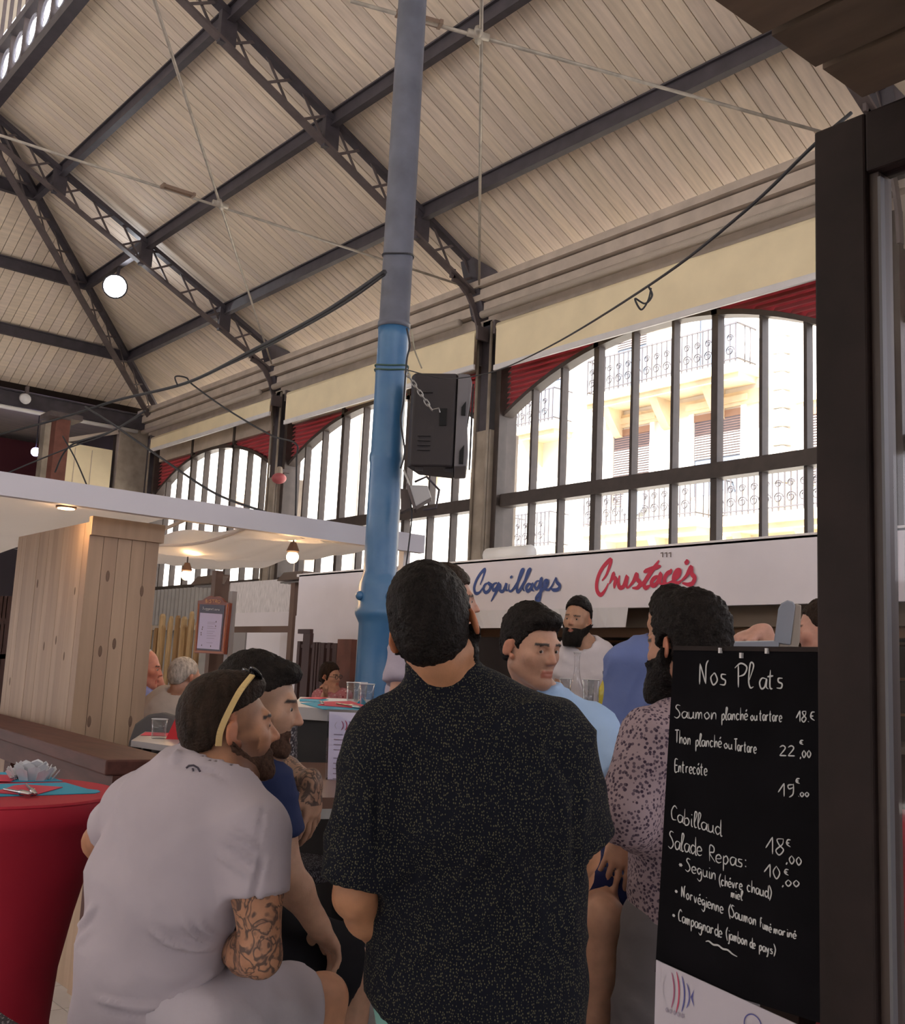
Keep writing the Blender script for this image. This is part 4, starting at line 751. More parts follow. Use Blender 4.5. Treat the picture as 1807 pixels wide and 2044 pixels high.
# ------------------------------------------------------------------ figures: smooth blended volumes meshed as one continuous skin
from mathutils import noise as mnoise
class Vol:
    def __init__(s): s.p = []
    def rc(s, a, b, ra, rb=None, k=.02, op='u', flat=False):
        s.p.append(('rc', V(*a), V(*b), ra, ra if rb is None else rb, k, op, flat)); return s
    def el(s, c, r, R=None, k=.02, op='u'):
        r = V(*r) if hasattr(r, '__len__') else V(r, r, r); s.p.append(('el', V(*c), r, np.eye(3) if R is None else np.asarray(R, float), k, op)); return s
    def lo(s, secs, k=.03, off=0.0):
        # secs: (centre, side axis, half width, half depth)
        for (a, sa, wa, da), (b, sb, wb, db) in zip(secs[:-1], secs[1:]):
            s.p.append(('lo', V(*a), V(*b), unit(V(*sa) + V(*sb)), wa + off, wb + off, da + off, db + off, k, 'u'))
        return s
    def cut(s, o, n): s.p.append(('cut', V(*o), unit(V(*n)))); return s     # removes what lies on the side n points to
    def fn(s, f): s.p.append(('fn', f)); return s
    def bounds(s):
        lo, hi = [], []
        for q in s.p:
            if q[0] == 'rc' and q[6] == 'u': r = max(q[3], q[4]); lo.append(np.minimum(q[1], q[2]) - r); hi.append(np.maximum(q[1], q[2]) + r)
            elif q[0] == 'el' and q[5] == 'u': r = max(q[2]); lo.append(q[1] - r); hi.append(q[1] + r)
            elif q[0] == 'lo': r = max(q[4:8]); lo.append(np.minimum(q[1], q[2]) - r); hi.append(np.maximum(q[1], q[2]) + r)
        return np.min(lo, 0) - .03, np.max(hi, 0) + .03
    def mesh(s, h=.012, fine=(), grow=0.0):
        lo, hi = s.bounds(); ax = []
        for i in range(3):
            c = [lo[i]]
            while c[-1] < hi[i]:
                x = c[-1]; st = h
                for (fl, fh, fs) in fine:
                    if fl[i] - 1e-6 <= x < fh[i]: st = min(st, fs)
                c.append(x + st)
            ax.append(np.array(c))
        sh = tuple(len(a) for a in ax); D = np.full(sh, .3, np.float32)
        def sub(l, hgh):
            sl = []
            for i in range(3):
                a = max(0, int(np.searchsorted(ax[i], l[i])) - 1); b = min(sh[i], int(np.searchsorted(ax[i], hgh[i])) + 1); sl.append(slice(a, max(b, a)))
            return tuple(sl), [ax[0][sl[0]][:, None, None], ax[1][sl[1]][None, :, None], ax[2][sl[2]][None, None, :]]
        for q in s.p:
            t = q[0]
            if t == 'cut':
                d = (ax[0][:, None, None] - q[1][0]) * q[2][0] + (ax[1][None, :, None] - q[1][1]) * q[2][1] + (ax[2][None, None, :] - q[1][2]) * q[2][2]
                D = np.maximum(D, d.astype(np.float32)); continue
            if t == 'fn':
                D = q[1](D, ax[0][:, None, None], ax[1][None, :, None], ax[2][None, None, :]).astype(np.float32); continue
            if t == 'rc':
                _, a, b, ra, rb, k, op, flat = q; m = max(ra, rb) + k + .04
                sl, (X, Y, Z) = sub(np.minimum(a, b) - m, np.maximum(a, b) + m)
                ba = b - a; L2 = max(ba @ ba, 1e-9); tt = ((X - a[0]) * ba[0] + (Y - a[1]) * ba[1] + (Z - a[2]) * ba[2]) / L2; tc = np.clip(tt, 0, 1)
                d = np.sqrt((X - a[0] - tc * ba[0]) ** 2 + (Y - a[1] - tc * ba[1]) ** 2 + (Z - a[2] - tc * ba[2]) ** 2) - (ra + tc * (rb - ra))
                if flat: d = np.maximum(d, (tt - 1) * math.sqrt(L2))
            elif t == 'el':
                _, c, r, R, k, op = q; m = max(r) + k + .04
                sl, (X, Y, Z) = sub(c - m, c + m); x, y, z = X - c[0], Y - c[1], Z - c[2]
                u = [(R[0][i] * x + R[1][i] * y + R[2][i] * z) / r[i] for i in range(3)]
                k0 = np.sqrt(u[0] ** 2 + u[1] ** 2 + u[2] ** 2); k1 = np.sqrt((u[0] / r[0]) ** 2 + (u[1] / r[1]) ** 2 + (u[2] / r[2]) ** 2)
                d = k0 * (k0 - 1) / np.maximum(k1, 1e-6)
            else:
                _, a, b, sx, wa, wb, da, db, k, op = q; m = max(wa, wb, da, db) + k + .04
                sl, (X, Y, Z) = sub(np.minimum(a, b) - m, np.maximum(a, b) + m)
                ba = b - a; L = np.linalg.norm(ba); w_ = ba / L; sx = unit(sx - w_ * (sx @ w_)); sy = np.cross(w_, sx)
                x, y, z = X - a[0], Y - a[1], Z - a[2]; wv = x * w_[0] + y * w_[1] + z * w_[2]; tc = np.clip(wv / L, 0, 1)
                hw = wa + tc * (wb - wa); hd = da + tc * (db - da); e_ = np.where(wv < 0, wv, np.where(wv > L, wv - L, 0))
                u = (x * sx[0] + y * sx[1] + z * sx[2]); v_ = (x * sy[0] + y * sy[1] + z * sy[2])
                k0 = np.sqrt((u / hw) ** 2 + (v_ / hd) ** 2 + (e_ / hd) ** 2); k1 = np.sqrt((u / hw ** 2) ** 2 + (v_ / hd ** 2) ** 2 + (e_ / hd ** 2) ** 2)
                d = k0 * (k0 - 1) / np.maximum(k1, 1e-6)
            d = d.astype(np.float32); A = D[sl]
            if A.size == 0: continue
            if op == 'u':
                hh = np.clip(.5 + .5 * (A - d) / k, 0, 1); D[sl] = A * (1 - hh) + d * hh - k * hh * (1 - hh)
            else:
                hh = np.clip(.5 - .5 * (A + d) / k, 0, 1); D[sl] = A * (1 - hh) - d * hh + k * hh * (1 - hh)
        return nets(D - grow, ax)
def nets(D, ax):
    S = D < 0; n0, n1, n2 = D.shape
    c = np.zeros((n0 - 1, n1 - 1, n2 - 1), np.int8)
    for i in (0, 1):
        for j in (0, 1):
            for k in (0, 1): c += S[i:n0 - 1 + i, j:n1 - 1 + j, k:n2 - 1 + k]
    I, J, K = np.nonzero((c > 0) & (c < 8)); N = len(I)
    if N == 0: return np.zeros((0, 3)), np.zeros((0, 4), int)
    acc = np.zeros((N, 3)); cnt = np.zeros(N)
    cor = [(i, j, k) for i in (0, 1) for j in (0, 1) for k in (0, 1)]
    for a in cor:
        for axis in range(3):
            if a[axis] == 1: continue
            b = list(a); b[axis] = 1
            va = D[I + a[0], J + a[1], K + a[2]]; vb = D[I + b[0], J + b[1], K + b[2]]; m = (va < 0) != (vb < 0)
            t = np.where(m, va / np.where(m, va - vb, 1), 0)
            p = [ax[0][I + a[0]], ax[1][J + a[1]], ax[2][K + a[2]]]; q = ax[axis][(I, J, K)[axis] + 1]
            p[axis] = p[axis] + (q - p[axis]) * t
            for i in range(3): acc[:, i] += np.where(m, p[i], 0)
            cnt += m
    vs = acc / cnt[:, None]; idx = np.full(c.shape, -1, np.int64); idx[I, J, K] = np.arange(N); F_ = []
    for axis in range(3):
        o = [x for x in range(3) if x != axis]; s0 = [slice(None)] * 3; s1 = [slice(None)] * 3; s0[axis] = slice(0, -1); s1[axis] = slice(1, None)
        for x in o: s0[x] = slice(1, -1); s1[x] = slice(1, -1)
        A, B = S[tuple(s0)], S[tuple(s1)]; g = np.array(np.nonzero(A != B)).T
        if len(g) == 0: continue
        inside = A[tuple(g.T)]; base = g.copy(); base[:, o[0]] += 1; base[:, o[1]] += 1
        def ci(d0, d1): q = base.copy(); q[:, o[0]] += d0; q[:, o[1]] += d1; return idx[tuple(q.T)]
        quad = np.stack([ci(-1, -1), ci(0, -1), ci(0, 0), ci(-1, 0)], 1)
        flip = inside if axis != 1 else ~inside
        quad[~flip] = quad[~flip][:, ::-1]; F_.append(quad[(quad >= 0).all(1)])
    return vs, np.concatenate(F_)
def relax(vs, fs, it=1, lam=.5):
    for _ in range(it):
        s_ = np.zeros_like(vs); n = np.zeros(len(vs))
        for a, b in ((0, 1), (1, 2), (2, 3), (3, 0)):
            np.add.at(s_, fs[:, a], vs[fs[:, b]]); np.add.at(n, fs[:, a], 1); np.add.at(s_, fs[:, b], vs[fs[:, a]]); np.add.at(n, fs[:, b], 1)
        vs = vs + lam * (s_ / np.maximum(n, 1)[:, None] - vs)
    return vs
def vnormals(vs, fs):
    fn = np.cross(vs[fs[:, 2]] - vs[fs[:, 0]], vs[fs[:, 3]] - vs[fs[:, 1]]); n = np.zeros_like(vs)
    for i in range(4): np.add.at(n, fs[:, i], fn)
    return n / np.maximum(np.linalg.norm(n, axis=1), 1e-9)[:, None]
def wrinkle(vs, fs, amp, freq, warp=.3, seed=0):
    # folds: ridged noise, freq is a per-axis vector (low along a fold, high across it)
    n = vnormals(vs, fs); fr = V(*freq); out = vs.copy()
    for i in range(len(vs)):
        p = vs[i] * fr + seed; w_ = mnoise.noise((p[0] * .5 + 9, p[1] * .5, p[2] * .5))
        v_ = mnoise.noise((p[0] + w_ * warp * 3, p[1] + w_ * warp * 3, p[2])); r_ = 1 - abs(v_) * 2.2
        out[i] = vs[i] + n[i] * amp * (max(r_, 0) ** 2 - .35)
    return out
def folds(vs, fs, F_):
    n = vnormals(vs, fs); c = (vs - CAM) @ RC; px = c[:, 0] / c[:, 2] * F + IW / 2; py = c[:, 1] / c[:, 2] * F + IH / 2; tow = np.einsum('ij,ij->i', n, vs - CAM) < 0; q = np.stack([px, py], 1); out = vs.copy()
    for pts, amp, wd in F_:
        pts = [V(*p) for p in smoothpath([(a, b, 0) for a, b in pts], 4)]; d = np.full(len(vs), 1e9); tt = np.zeros(len(vs))
        for i, (a, b) in enumerate(zip(pts[:-1], pts[1:])):
            a, b = a[:2], b[:2]; ba = b - a; t = np.clip(((q - a) @ ba) / max(ba @ ba, 1e-6), 0, 1); e_ = np.linalg.norm(q - a - t[:, None] * ba, axis=1); m = e_ < d; d = np.where(m, e_, d); tt = np.where(m, (i + t) / (len(pts) - 1), tt)
        env = np.clip(4 * tt, 0, 1) * np.clip(4 * (1 - tt), 0, 1); w_ = env * tow * (np.exp(-(d / wd) ** 2) * 1.4 - .6 * np.exp(-(d / (2.4 * wd)) ** 2)); out += n * (amp * w_)[:, None]
    return out
def put(name, vs, fs, m, parent=None, col=None, midx=None, **tags):
    me = bpy.data.meshes.new(name); me.from_pydata(vs.tolist(), [], fs.tolist()); me.update()
    if col is not None:
        a = me.color_attributes.new('tone', 'FLOAT_COLOR', 'POINT'); a.data.foreach_set('color', np.concatenate([col, np.ones((len(col), 1))], 1).astype(np.float32).ravel())
    o = link(name, me, m, parent, smooth=True, **tags)
    if midx is not None: me.polygons.foreach_set('material_index', midx.astype(np.int32))
    return o
def skinmat(name, tattoo=False):
    if name in MATS: return MATS[name]
    m = mat(name, (.5, .3, .2), .5, bump=.06, bscale=260, sss=.12); nt = m.node_tree; b = nt.nodes['Principled BSDF']
    at = nt.nodes.new('ShaderNodeAttribute'); at.attribute_name = 'tone'
    tc = nt.nodes.new('ShaderNodeTexCoord'); n = nt.nodes.new('ShaderNodeTexNoise'); n.inputs['Scale'].default_value = 28; n.inputs['Detail'].default_value = 5
    mr = nt.nodes.new('ShaderNodeMapRange'); mr.inputs[1].default_value = .3; mr.inputs[2].default_value = .7; mr.inputs[3].default_value = .86; mr.inputs[4].default_value = 1.1
    mx = nt.nodes.new('ShaderNodeMix'); mx.data_type = 'RGBA'; mx.blend_type = 'MULTIPLY'; mx.inputs[0].default_value = 1
    nt.links.new(tc.outputs['Object'], n.inputs['Vector']); nt.links.new(n.outputs[0], mr.inputs[0]); nt.links.new(at.outputs['Color'], mx.inputs[6]); nt.links.new(mr.outputs[0], mx.inputs[7])
    out = mx.outputs[2]
    if tattoo:
        n2 = nt.nodes.new('ShaderNodeTexNoise'); n2.inputs['Scale'].default_value = 24; n2.inputs['Detail'].default_value = 2; n2.inputs['Distortion'].default_value = 1.6; nt.links.new(tc.outputs['Object'], n2.inputs['Vector'])
        sb = nt.nodes.new('ShaderNodeMath'); sb.operation = 'SUBTRACT'; sb.inputs[1].default_value = .5; ab = nt.nodes.new('ShaderNodeMath'); ab.operation = 'ABSOLUTE'
        r2 = nt.nodes.new('ShaderNodeMapRange'); r2.inputs[1].default_value = .02; r2.inputs[2].default_value = .085; r2.inputs[3].default_value = .85; r2.inputs[4].default_value = .0
        vo = nt.nodes.new('ShaderNodeTexVoronoi'); vo.inputs['Scale'].default_value = 42; nt.links.new(tc.outputs['Object'], vo.inputs['Vector'])
        r3 = nt.nodes.new('ShaderNodeMapRange'); r3.inputs[1].default_value = .22; r3.inputs[2].default_value = .34; r3.inputs[3].default_value = .55; r3.inputs[4].default_value = 0
        n3 = nt.nodes.new('ShaderNodeTexNoise'); n3.inputs['Scale'].default_value = 9; nt.links.new(tc.outputs['Object'], n3.inputs['Vector'])
        r4 = nt.nodes.new('ShaderNodeMapRange'); r4.inputs[1].default_value = .45; r4.inputs[2].default_value = .7; r4.inputs[3].default_value = .08; r4.inputs[4].default_value = .72
        a1 = nt.nodes.new('ShaderNodeMath'); a1.operation = 'MAXIMUM'; a2 = nt.nodes.new('ShaderNodeMath'); a2.operation = 'MAXIMUM'
        for x, y in ((n2.outputs[0], sb.inputs[0]), (sb.outputs[0], ab.inputs[0]), (ab.outputs[0], r2.inputs[0]), (vo.outputs['Distance'], r3.inputs[0]), (n3.outputs[0], r4.inputs[0]), (r2.outputs[0], a1.inputs[0]), (r3.outputs[0], a1.inputs[1]), (a1.outputs[0], a2.inputs[0]), (r4.outputs[0], a2.inputs[1])): nt.links.new(x, y)
        m2 = nt.nodes.new('ShaderNodeMix'); m2.data_type = 'RGBA'; m2.inputs[7].default_value = (.035, .03, .032, 1); nt.links.new(a2.outputs[0], m2.inputs[0]); nt.links.new(out, m2.inputs[6]); out = m2.outputs[2]
    nt.links.new(out, b.inputs['Base Color']); return m
def hairmat(name, col, rough=.5):
    return mat(name, col, rough, var=.4, vscale=60, stretch=(1, 1, .35), bump=.7, bscale=170, spec=.12)
def hframe(phi, pitch=0, roll=0):
    # phi: 0 faces away from the viewer, 90 to the picture's right, 180 towards the viewer; columns = head x (its right), y (face), z (crown)
    r_ = unit(RC[:, 0] * V(1, 1, 0)); f_ = V(-r_[1], r_[0], 0); a = math.radians(phi)
    y = r_ * math.sin(a) + f_ * math.cos(a); x = r_ * math.cos(a) - f_ * math.sin(a); z = V(0, 0, 1)
    p = math.radians(pitch); y, z = y * math.cos(p) + z * math.sin(p), z * math.cos(p) - y * math.sin(p)
    q = math.radians(roll); x, z = x * math.cos(q) + z * math.sin(q), z * math.cos(q) - x * math.sin(q)
    return np.stack([x, y, z], 1)
def head(v, M, o, s=1.0, jaw=1.0):
    T = lambda x, y, z: o + M @ (V(x, y, z) * s)
    v.el(T(0, -.018, .045), V(.075, .098, .086) * s, M, .02); v.el(T(0, .028, -.012), V(.064 * jaw, .07, .088) * s, M, .03)
    for q in (-1, 1):
        v.rc(T(q * .05 * jaw, -.005, -.05), T(q * .016, .068, -.092), .022 * s, .02 * s, .03); v.el(T(q * .044, .056, -.014), V(.022, .02, .019) * s, M, .02)
    v.el(T(0, .08, -.096), V(.022, .017, .019) * s, M, .02)
    v.rc(T(-.036, .083, .029), T(.036, .083, .029), .0115 * s, None, .018)
    v.rc(T(0, .092, .018), T(0, .1125, -.021), .0075 * s, .0108 * s, .011)
    for q in (-1, 1): v.el(T(q * .0115, .1005, -.025), V(.0072, .0095, .007) * s, M, .008)
    for q in (-1, 1): v.el(T(q * .032, .096, .009), V(.019, .013, .0105) * s, M, .014, 's')
    for q in (-1, 1):
        v.el(T(q * .032, .0775, .009), V(.0165, .0135, .0115) * s, M, .006); v.el(T(q * .032, .094, .0075), V(.0125, .012, .0037) * s, M, .003, 's')
    v.rc(T(-.019, .089, -.0565), T(.019, .089, -.0565), .0056 * s, None, .008); v.rc(T(-.016, .0885, -.068), T(.016, .0885, -.0675), .0064 * s, None, .008)
    v.el(T(0, .101, -.0622), V(.026, .011, .0016) * s, M, .003, 's')
    for q in (-1, 1):
        a = math.radians(15); b_ = math.radians(28) * q; Re = M @ np.array([[math.cos(b_), -math.sin(b_), 0], [math.sin(b_), math.cos(b_), 0], [0, 0, 1]]) @ np.array([[1, 0, 0], [0, math.cos(a), math.sin(a)], [0, -math.sin(a), math.cos(a)]])
        v.el(T(q * .0845, -.016, .003), V(.006, .018, .030) * s, Re, .007); v.el(T(q * .0915, -.010, .005), V(.005, .010, .018) * s, Re, .005, 's'); v.el(T(q * .077, .0, -.024), V(.007, .009, .011) * s, M, .006)
def headcolor(vs, M, o, s, base, stubble=0, fade=0, flush=.0):
    L = ((vs - o) @ M) / s; c = np.tile(V(*base), (len(vs), 1)); x, y, z = L[:, 0], L[:, 1], L[:, 2]; near = (np.abs(x) < .1) & (np.abs(y) < .14) & (np.abs(z) < .15)
    lip = near & (np.abs(x) < .024) & (y > .075) & (z < -.051) & (z > -.076); c[lip] *= V(.85, .55, .55)
    ear = near & (np.abs(x) > .074) & (np.abs(z) < .045) & (y < .02); c[ear] *= V(1.06, .84, .78)
    nose = near & (np.abs(x) < .02) & (y > .098) & (z < .0) & (z > -.04); c[nose] *= V(1.02, .93, .92)
    ck = near & (np.abs(x) > .03) & (y > .04) & (z < .0) & (z > -.05); c[ck] *= V(1.0, 1 - flush * .2, 1 - flush * .25)
    if stubble:
        w_ = np.clip((-.034 - z + (y < .05) * .03) / .02, 0, 1) * near * np.clip((z + .135) / .02, 0, 1) * np.clip((y + .035) / .03, 0, 1); c = c * (1 - stubble * w_[:, None] * V(.8, .85, .85))
    if fade:
        w_ = np.clip((z + .03 + np.clip(-y, 0, .1) * .5) / .035, 0, 1) * near * np.clip((.055 - y + np.clip(z - .02, 0, .05)) / .025, 0, 1); w_ = w_ * ~ear; c = c * (1 - fade * w_[:, None] * V(.85, .85, .85))
    br = near & (y > .07) & (np.abs(np.abs(x) - .033) < .021) & (np.abs(z - .0315 + (np.abs(np.abs(x) - .030)) * .12) < .0045); c[br] = V(.03, .02, .016)
    return c
def hair(M, o, s, line, t=.012, top=.0, vols=(), h=.006, nz=.004, seed=1):
    v = Vol(); T = lambda x, y, z: o + M @ (V(x, y, z) * s)
    v.el(T(0, -.018, .045 + top * .5), V(.075 + t, .098 + t, .086 + t + top * .5) * s, M, .02); v.el(T(0, -.03, .0), V(.066 + t, .075 + t, .07 + t) * s, M, .03)
    for (c, r) in vols: v.el(T(*c), V(*r) * s, M, .025)
    ly, lz = [a for a, b in line], [b for a, b in line]
    def f(D, X, Y, Z):
        x, y, z = X - o[0], Y - o[1], Z - o[2]; u = (M[0][0] * x + M[1][0] * y + M[2][0] * z) / s; a = (M[0][1] * x + M[1][1] * y + M[2][1] * z) / s; b = (M[0][2] * x + M[1][2] * y + M[2][2] * z) / s
        g = np.maximum(D, (np.interp(a, ly, lz) - b) * s)
        ear = np.sqrt(((np.abs(u) - .088) / .022) ** 2 + ((a + .010) / .024) ** 2 + ((b - .0) / .038) ** 2); return np.maximum(g, (1 - ear) * .02)
    v.fn(f); vs, fs = v.mesh(h); vs = relax(vs, fs, 1, .4); n = vnormals(vs, fs)
    d = np.array([mnoise.noise(tuple(p * 70 + seed)) + .6 * mnoise.noise(tuple(p * 160 + seed)) for p in vs]); return vs + n * (d * nz)[:, None], fs
def beard(M, o, s, mz=.0095, t=.01, low=-.13, zb=((-.03, .01), (.03, -.02), (.06, -.028), (.12, -.034)), drop=0, h=.005, nz=.0025):
    v = Vol(); head(v, M, o, s)
    if drop: v.el(o + M @ (V(0, .055, -.10 - drop * .5) * s), V(.05, .045, .045 + drop * .5) * s, M, .03)
    zy, zz = [a for a, b in zb], [b for a, b in zb]
    def f(D, X, Y, Z):
        x, y, z = X - o[0], Y - o[1], Z - o[2]; u = (M[0][0] * x + M[1][0] * y + M[2][0] * z) / s; a = (M[0][1] * x + M[1][1] * y + M[2][1] * z) / s; b = (M[0][2] * x + M[1][2] * y + M[2][2] * z) / s
        D = D - t; D = np.maximum(D, b - np.interp(a, zy, zz)); D = np.maximum(D, -.018 - a); D = np.maximum(D, low - b - .0 * a)
        m_ = np.sqrt((u / .022) ** 2 + ((a - .10) / .03) ** 2 + ((b + .0622) / mz) ** 2); return np.maximum(D, (1 - m_) * .012)
    v.fn(f); vs, fs = v.mesh(h); n = vnormals(vs, fs)
    d = np.array([mnoise.noise(tuple(p * 110)) for p in vs]); return vs + n * (d * nz)[:, None], fs
def hand(v, w_, d, pn, side=1, curl=(.35, .5, .4), s=1.0, spread=.12):
    # w_: wrist, d: towards the fingers, pn: palm normal, side: +1 thumb on cross(d, pn)
    d = unit(d); pn = unit(pn - d * (pn @ d)); x = np.cross(d, pn) * side
    c = w_ + d * .045 * s; Rm = np.stack([x, d, pn], 1)
    v.rc(w_ - d * .02, w_ + d * .015, .026 * s, .027 * s, .02); v.el(c, V(.041, .052, .0165) * s, Rm, .015)
    F4 = [(.031, .078, .040, .025, .020), (.011, .086, .044, .028, .021), (-.010, .083, .041, .026, .020), (-.030, .073, .032, .020, .018)]
    for i, (ox, oy, l1, l2, l3) in enumerate(F4):
        p = w_ + (x * ox + d * oy * .95) * s; b0 = w_ + (x * ox * .8 + d * .04) * s; fd = unit(d + x * ((1.2 - i * .8) * spread)); a = 0; r_ = (.0094, .0096, .0092, .0082)[i] * s
        v.rc(b0, p, .013 * s, r_ * 1.12, .008)
        for j, L in enumerate((l1, l2, l3)):
            a += curl[j] * (1 + .12 * i); q = p + (fd * math.cos(a) + pn * math.sin(a)) * L * s; v.rc(p, q, r_ * (1.02 - j * .08), r_ * (.96 - j * .1), .003); p = q
    p = w_ + (x * .026 + d * .02) * s; q = p + (x * .022 + d * .028 + pn * .012) * s; v.rc(p - x * .01, q, .017 * s, .0125 * s, .012)
    r2 = q + unit(d * .9 + x * .25 + pn * .35) * .032 * s; v.rc(q, r2, .0115 * s, .0105 * s, .004); r3 = r2 + unit(d * .95 - x * .05 + pn * .45) * .026 * s; v.rc(r2, r3, .0105 * s, .0085 * s, .004)
def limb(v, pts, rs, k=.02, mus=()):
    for a, b, ra, rb in zip(pts[:-1], pts[1:], rs[:-1], rs[1:]): v.rc(a, b, ra, rb, k)
def lerp(a, b, t): return V(*a) * (1 - t) + V(*b) * t
SKT = skinmat('skin'); SKTAT = skinmat('tattooed_skin', True)
m_eye = mat('eye_white', (.48, .44, .42), .25); m_iris = mat('dark_iris', (.03, .018, .012), .15)
NAPE = [(-.13, -.075), (-.06, -.065), (-.025, -.035), (-.012, .02), (.02, .018), (.035, .03), (.05, .062), (.10, .085)]
def segdist(p, a, b):
    ba = b - a; t = np.clip(((p - a) @ ba) / (ba @ ba), 0, 1); return np.linalg.norm(p - a - t[:, None] * ba, axis=1)
def person(label, S, group=None):
    """S: skeleton and looks. Returns the body object."""
    M, ho, hs = S['hM'], S['ho'], S.get('hs', 1.0); v = Vol(); fine = []
    head(v, M, ho, hs, S.get('jaw', 1.0)); nb = S['neck']; nt_ = ho + M @ (V(0, -.022, -.055) * hs)
    v.rc(nb, nt_, S.get('nr', .062), .055 * hs, .025)
    hfs = S.get('hres', .0055); fine.append((ho - .14 * hs, ho + .145 * hs, hfs))
    sh = S['sh']; el_ = S['el']; wr = S['wr']; hp = S['hp']; kn = S['kn']; an = S['an']; tor = S['torso']; g = S.get('girth', 1.0)
    v.lo([(c, a, w_ - .012, d - .012) for c, a, w_, d in tor], .05)
    v.rc(lerp(nb, sh[0], .2), lerp(nb, sh[0], .85), .044, .050, .05); v.rc(lerp(nb, sh[1], .2), lerp(nb, sh[1], .85), .044, .050, .05)
    for i in (0, 1):
        ar = S.get('arm', 1.0); v.rc(sh[i], lerp(sh[i], el_[i], .45), .058 * ar, .053 * ar, .03); v.rc(lerp(sh[i], el_[i], .45), el_[i], .053 * ar, .041 * ar, .02); v.rc(el_[i], lerp(el_[i], wr[i], .3), .041 * ar, .044 * ar, .02); v.rc(lerp(el_[i], wr[i], .3), wr[i], .044 * ar, .028 * ar, .02)
        hd_ = S['hand'][i]
        if hd_: hand(v, wr[i], hd_['d'], hd_['n'], hd_.get('side', 1), hd_.get('curl', (.35, .5, .4)), hd_.get('s', 1.0)); c = wr[i] + unit(hd_['d']) * .08; fine.append((c - .12, c + .12, hd_.get('res', .008)))
        v.rc(hp[i], lerp(hp[i], kn[i], .5), .088 * g, .075 * g, .04); v.rc(lerp(hp[i], kn[i], .5), kn[i], .075 * g, .056 * g, .03); v.rc(kn[i], lerp(kn[i], an[i], .3), .055 * g, .054 * g, .02); v.rc(lerp(kn[i], an[i], .3), an[i], .054 * g, .034, .02)
        ft = S.get('foot', [unit((kn[i] - hp[i]) * V(1, 1, 0) + 1e-6)] * 2)[i]; v.rc(an[i] + V(0, 0, -.03), an[i] + ft * .15 + V(0, 0, -.05), .038, .03, .02)
    vs, fs = v.mesh(S.get('res', .014), fine); vs = relax(vs, fs, 1, .35)
    col = headcolor(vs, M, ho, hs, S['skin'], S.get('stubble', 0), S.get('fade', 0), S.get('flush', 0))
    midx = None; mats = [SKT]
    if 'tattoo' in S:
        mats = [SKT, SKTAT]; fc = vs[fs].mean(1); dm = np.ones(len(fc))
        for a, b in S['tattoo']: dm = np.minimum(dm, segdist(fc, a, b))
        midx = (dm < .062).astype(int)
    body = put('person', vs, fs, mats, None, col, midx, label=label, cat='person', group=group)
    # eyes
    for q in (-1, 1):
        c = ho + M @ (V(q * .032, .0765, .0085) * hs); e_ = MB().ell(c, .0125 * hs, 8).build('eye', m_eye, body, smooth=True)
        gz = unit(M @ V(S.get('gaze', 0), 1, -.05)); MB().ell(c + gz * .0095 * hs, (.0055 * hs,) * 3, 6).build('iris', m_iris, e_, smooth=True)
    if S.get('hair'):
        H = dict(S['hair']); m = H.pop('m'); vs, fs = hair(M, ho, hs, **H); put('hair', vs, fs, m, body)
    if S.get('beard'):
        H = dict(S['beard']); m = H.pop('m'); vs, fs = beard(M, ho, hs, **H); put('beard', vs, fs, m, body)
    # shirt
    if S.get('shirt'):
        H = S['shirt']; v = Vol(); off = H.get('off', .012); v.lo(tor if 'tor' not in H else H['tor'], .05, off)
        for i in (0, 1):
            v.rc(lerp(nb, sh[i], .25), lerp(nb, sh[i], .9), .046 + off, .056 + off, .05)
            sl_ = H.get('sleeve', [.62, .62])[i]; ar = S.get('arm', 1.0); sr = H.get('sr', .0)
            if sl_ <= 1: v.rc(sh[i], lerp(sh[i], el_[i], sl_), (.060 * ar + off), (.052 * ar + off + sr), .04, flat=True)
            else: v.rc(sh[i], el_[i], .06 * ar + off, .046 * ar + off + sr, .04); v.rc(el_[i], lerp(el_[i], wr[i], sl_ - 1), .046 * ar + off + sr, .040 * ar + off + sr, .02, flat=True)
        up = unit(unit(nt_ - nb) + UP * 1.2)
        if 'hem' in H: v.cut(*H['hem'])
        v.rc(nb + up * .005 + H.get('nk', V(0, 0, 0)), nb + up * .2 + H.get('nk', V(0, 0, 0)), H.get('nrad', .068), .075, .006, 's')
        if H.get('collar'):
            v.rc(nb - up * .04, nb + up * H['collar'], .090, H.get('cr', .078), .012, flat=True)
        vs, fs = v.mesh(H.get('res', .012)); vs = relax(vs, fs, 2, .4)
        if H.get('amp'): vs = wrinkle(vs, fs, H['amp'], H.get('freq', (7, 7, 12)), .35, H.get('seed', 0))
        vs = folds(vs, fs, H['folds']) if H.get('folds') else vs
        put(H.get('name', 'shirt'), vs, fs, H['m'], body)
    if S.get('pants'):
        H = S['pants']; v = Vol(); off = H.get('off', .014); lg = H.get('len', [1.0, 1.0])
        v.lo([(tor[0][0], tor[0][1], tor[0][2], tor[0][3]), (lerp(tor[0][0], tor[1][0], .5), tor[1][1], lerp(tor[0][2:], tor[1][2:], .5)[0], lerp(tor[0][2:], tor[1][2:], .5)[1])], .04, off - .008)
        for i in (0, 1):
            m_ = lerp(hp[i], kn[i], .5); L = lg[i]; v.rc(hp[i], m_, .090 * g + off, .078 * g + off + H.get('fl', 0), .05)
            if L <= 1: v.rc(m_, lerp(hp[i], kn[i], L), .078 * g + off + H.get('fl', 0), .07 * g + off + H.get('fl', 0), .02, flat=True)
            else: v.rc(m_, kn[i], .078 * g + off, .062 * g + off, .02); v.rc(kn[i], lerp(kn[i], an[i], L - 1), .062 * g + off, .055 + off, .02, flat=True)
        vs, fs = v.mesh(H.get('res', .014)); vs = relax(vs, fs, 2, .4)
